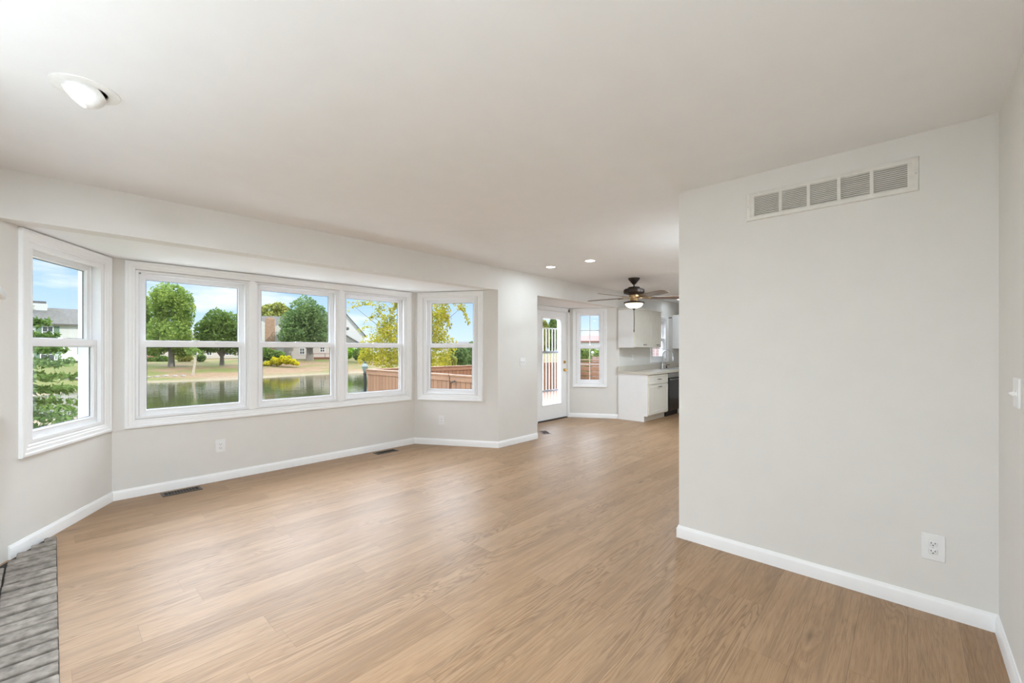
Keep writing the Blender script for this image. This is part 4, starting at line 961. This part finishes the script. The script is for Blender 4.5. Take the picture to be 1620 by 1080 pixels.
# pale house behind the two trees
d = 84; x, y = at(312, d); k = d/CAM_F; gz = terrain(x, y)
hB = house('long low cream house almost hidden behind the two round trees', (x, y, gz), facing(x, y)*0.8, 17, 8, zat(545, d)-gz, zat(528, d+4)-gz, M_SIDE2, M_ROOF, wins=[(-1.2, 0.0, 0.6, 1.9, False), (1.5, 2.4, 0.6, 1.9, False), (4.6, 5.8, 0.6, 1.9, False)])
lab(MB().box(-8.5, -4.8, -3.0, 0, -0.2, 0.55).build('deck', M_DECKR, hB), 'red brown deck')
# house with brick chimney
d = 80; x, y = at(470, d); k = d/CAM_F*0.893; gz = terrain(x, y)
hC = house('white house with tall brick chimney behind the dense round tree', (x, y, gz), facing(x, y), 13.2, 9, zat(528, d)-gz, zat(503, d+4)-gz, M_SIDE2, M_ROOF,
    wins=[(0.4, 1.3, 0.9, 2.1, False), (3.9, 4.8, 1.3, 2.3, False), (-3.6, -2.9, 0.8, 2.0, False)])
MB().box(-5.15, -3.6, -1.5, 0.3, -0.5, zat(506, d)-gz).box(-4.85, -3.9, -0.9, 0.2, zat(506, d)-gz, zat(503.5, d)-gz).build('chimney', M_BRK, hC)
MB().box(-7.6, -5.15, -1.6, 8, -0.5, zat(512, d)-gz)._add([(-7.6, -1.6, zat(512, d)-gz), (-5.15, -1.6, zat(512, d)-gz), (-7.6, -1.6, zat(500, d)-gz), (-7.6, 8, zat(512, d)-gz), (-5.15, 8, zat(512, d)-gz), (-7.6, 8, zat(500, d)-gz)], [(0, 1, 2), (5, 4, 3), (0, 2, 5, 3), (2, 1, 4, 5)]).build('side_gable', M_SIDE, hC)
lab(MB().box(2.6, 6.8, -3, 0, -0.2, 0.35).box(2.6, 6.8, -3.0, -2.9, 1.0, 1.08).box(2.6, 2.7, -3.0, -2.9, 0.3, 1.0).box(4.6, 4.7, -3.0, -2.9, 0.3, 1.0).box(6.7, 6.8, -3.0, -2.9, 0.3, 1.0).build('deck', M_DECKR, hC), 'red brown deck with a railing')
MB().box(-4.2, -2.2, -1.0, 0, -0.5, zat(522, d)-gz)._add([(-4.2, -1, zat(522, d)-gz), (-2.2, -1, zat(522, d)-gz), (-3.2, -1, zat(515, d)-gz), (-4.2, 0, zat(522, d)-gz), (-2.2, 0, zat(522, d)-gz), (-3.2, 0, zat(515, d)-gz)], [(0, 1, 2), (5, 4, 3), (0, 2, 5, 3), (2, 1, 4, 5)]).build('porch_gable', M_SIDE, hC)
# big white gable in the third joined window
d = 102; x, y = at(536, d); gz = terrain(x, y)
hD = house('big white gable end with dark roof edge, rightmost joined window', (x, y, gz), facing(x, y), 11.6, 9, zat(529, d)-gz, zat(484, d)-gz, M_SIDE, M_ROOF, gable='Y')
MB().lathe([(0, -0.06), (0.32, -0.06), (0.38, 0.0), (0, 0.0)], (1.95, 0, zat(519.5, d)-gz), 20, 'Y').build('round_vent', M_ROOF, hD)
MB().box(1.5, 4.6, -2.2, 0, -0.5, zat(550, d)-gz).build('wing_walls', M_SIDE, hD)
b = MB(); b._add([(1.2, -2.5, zat(530, d)-gz), (5.6, -2.5, zat(548, d)-gz), (5.6, 0, zat(548, d)-gz), (1.2, 0, zat(530, d)-gz), (1.2, -2.5, zat(528, d)-gz), (5.6, -2.5, zat(546, d)-gz), (5.6, 0, zat(546, d)-gz), (1.2, 0, zat(528, d)-gz)], [(0,1,2,3),(4,7,6,5),(0,4,5,1),(1,5,6,2),(2,6,7,3),(3,7,4,0)]); b.build('wing_roof', M_ROOF, hD)
# red tiled house seen through the grid window
d = 74; x, y = at(940, d); gz = terrain(x, y)
hE = house('white house with red tiled roof far off in the grid window', (x, y, gz), facing(x, y), 7.0, 7, zat(540.5, d)-gz, zat(532.5, d+3)-gz, M_SIDE, M_RED, wins=[(-2.6, -1.9, 1.4, 2.1, False), (-0.4, 0.4, 1.2, 2.1, False), (1.3, 2.0, 1.2, 2.1, False)], over=0.25)
# brick neighbour seen through the kitchen window
hF = house('pink brick neighbour house seen through the kitchen window', (17.0, 8.0, -0.8), -math.pi/2, 3.6, 8.0, 5.2, 7.0, M_BRK2, M_ROOF, wins=())
x, y = at(793, 78); gz = terrain(x, y)
house('pale low house far behind the dark hedge', (*at(742, 84), -0.6), facing(*at(742, 84)), 9, 7, zat(546, 84)+0.6, zat(541, 86)+0.6, M_SIDE2, M_ROOF)

# ---------------------------------------------------------------- deck, fences, lamp post
M_FEN = stripe_mat('brown_board_x', (0.20, 0.095, 0.045), (0.26, 0.13, 0.065), 0, 0.14, 0.10, (0.06, 0.028, 0.014))
M_CAP = mat('brown_stained_cap', (0.25, 0.128, 0.067), 0.65, nscale=10, namt=0.12)
M_FLR = stripe_mat('deck_boards', (0.27, 0.135, 0.09), (0.34, 0.18, 0.125), 1, 0.14, 0.05, (0.07, 0.035, 0.02))
FX, FY, DZ, FZ = 5.25, 9.70, -0.14, 0.85
dk = thing('deck', 'red brown timber deck outside the glazed door', 'deck', (FX, 5.0, DZ))
MB().box(0.12, 8.9, 0.10, FY-5.0-0.12, -0.05, 0.0).build('floor_boards', M_FLR, dk)
MB().box(0.12, 8.9, 0.11, 0.15, -0.6, -0.05).box(0.12, 8.9, FY-5.18, FY-5.14, -0.6, -0.05).box(0.12, 0.16, 0.15, FY-5.18, -0.6, -0.05).box(4.5, 4.55, 0.15, FY-5.18, -0.6, -0.05).build('joists', M_CAP, dk)
def fence(name, label, P, ang, L, z0=-0.72, ztop=FZ, gate=False):
    """local x along the run, outside face at -y"""
    r = thing(name, label, 'gate' if gate else 'fence', (P[0], P[1], 0), ang)
    MB().box(0.02, L-0.02, -0.010, 0.012, z0, ztop-0.03).build('boards', M_FEN, r)
    MB().bbox(0, L, -0.055, 0.075, ztop-0.03, ztop, 0.005).build('cap_rail', M_CAP, r)
    MB().box(0.0, L, -0.034, -0.010, ztop-0.125, ztop-0.03).build('fascia_rail', M_CAP, r)
    if not gate:
        n = max(1, round(L/2.0))
        for i in range(n+1):
            x = 0.045+(L-0.09)*i/n; MB().box(x-0.045, x+0.045, 0.012, 0.10, z0-0.1, ztop-0.03).build('post', M_CAP, r)
    else:
        MB().tube([(0.04, -0.045, ztop-0.16), (0.10, -0.06, ztop-0.14), (0.16, -0.045, ztop-0.12)], 0.012, 6).build('latch', M_DARK, r)
    return r
fence('deck_fence', 'brown board fence along the left side of the deck, its near face to the windows', (FX, FY), -math.pi/2, FY-6.50)
fence('deck_gate', 'brown board gate with dark latch at the near end of the deck fence', (FX, 6.47), -math.pi/2, 1.25, ztop=0.845, gate=True)
fence('deck_fence', 'brown board fence along the far side of the deck', (FX+0.12, FY), 0, 8.6)
fb = thing('deck_fence', 'brown fence of wide level planks across the right side of the deck', 'fence', (14.2, 5.2, DZ))
for i in range(5): MB().bbox(0, 0.04, 0, 4.4, 0.06+0.19*i, 0.22+0.19*i, 0.004).build('plank', M_CAP, fb)
MB().bbox(-0.06, 0.10, -0.02, 4.42, 1.03, 1.07, 0.005).build('cap_rail', M_CAP, fb)
for yy in (0.05, 2.2, 4.3): MB().box(0.04, 0.13, yy, yy+0.09, -0.5, 1.03).build('post', M_CAP, fb)
M_PINK = stripe_mat('weathered_boards', (0.38, 0.27, 0.23), (0.44, 0.33, 0.28), 0, 0.30, 0.22, (0.27, 0.19, 0.17))
x, y = at(936, 27); 
nf = thing('neighbour_fence', 'weathered pinkish board fence beyond the deck, right half of the grid window', 'fence', (x, y, 0), facing(x, y))
MB().box(0, 3.2, -0.02, 0.02, -0.75, zat(564, 27)).build('boards', M_PINK, nf)
for i in range(3): MB().box(0.02+1.5*i, 0.12+1.5*i, 0.02, 0.12, -0.85, zat(563, 27)).build('post', M_CAP, nf)
M_LAMPM = mat('verdigris_lantern', (0.17, 0.22, 0.21), 0.5, metal=0.2)
M_BLACK = mat('black_post', (0.02, 0.022, 0.022), 0.45)
d = 10.6; x, y = at(577.5, d); gz = terrain(x, y)
lp = thing('lamp_post', 'dark garden lamp post with a grey green lantern left of the deck fence', 'lamp post', (x, y, gz))
zt = zat(588, d)-gz
pb = MB().lathe([(0.055, 0), (0.055, 0.25), (0.038, 0.30), (0.034, zt-0.08), (0.045, zt-0.06), (0.045, zt-0.03), (0.03, zt)], (0, 0, 0), 16); pb.build('post', M_BLACK, lp, True)
ln = MB().lathe([(0.028, zt-0.005), (0.05, zt+0.01), (0.085, zt+0.13), (0.095, zt+0.135), (0.06, zt+0.19), (0.02, zt+0.215), (0.012, zt+0.24), (0, zt+0.245)], (0, 0, 0), 6).build('lantern', M_LAMPM, lp)
MB().lathe([(0, zt+0.215), (0.028, zt+0.22), (0.028, zt+0.235), (0.01, zt+0.26), (0, zt+0.265)], (0, 0, 0), 10).build('finial', M_BLACK, lp)
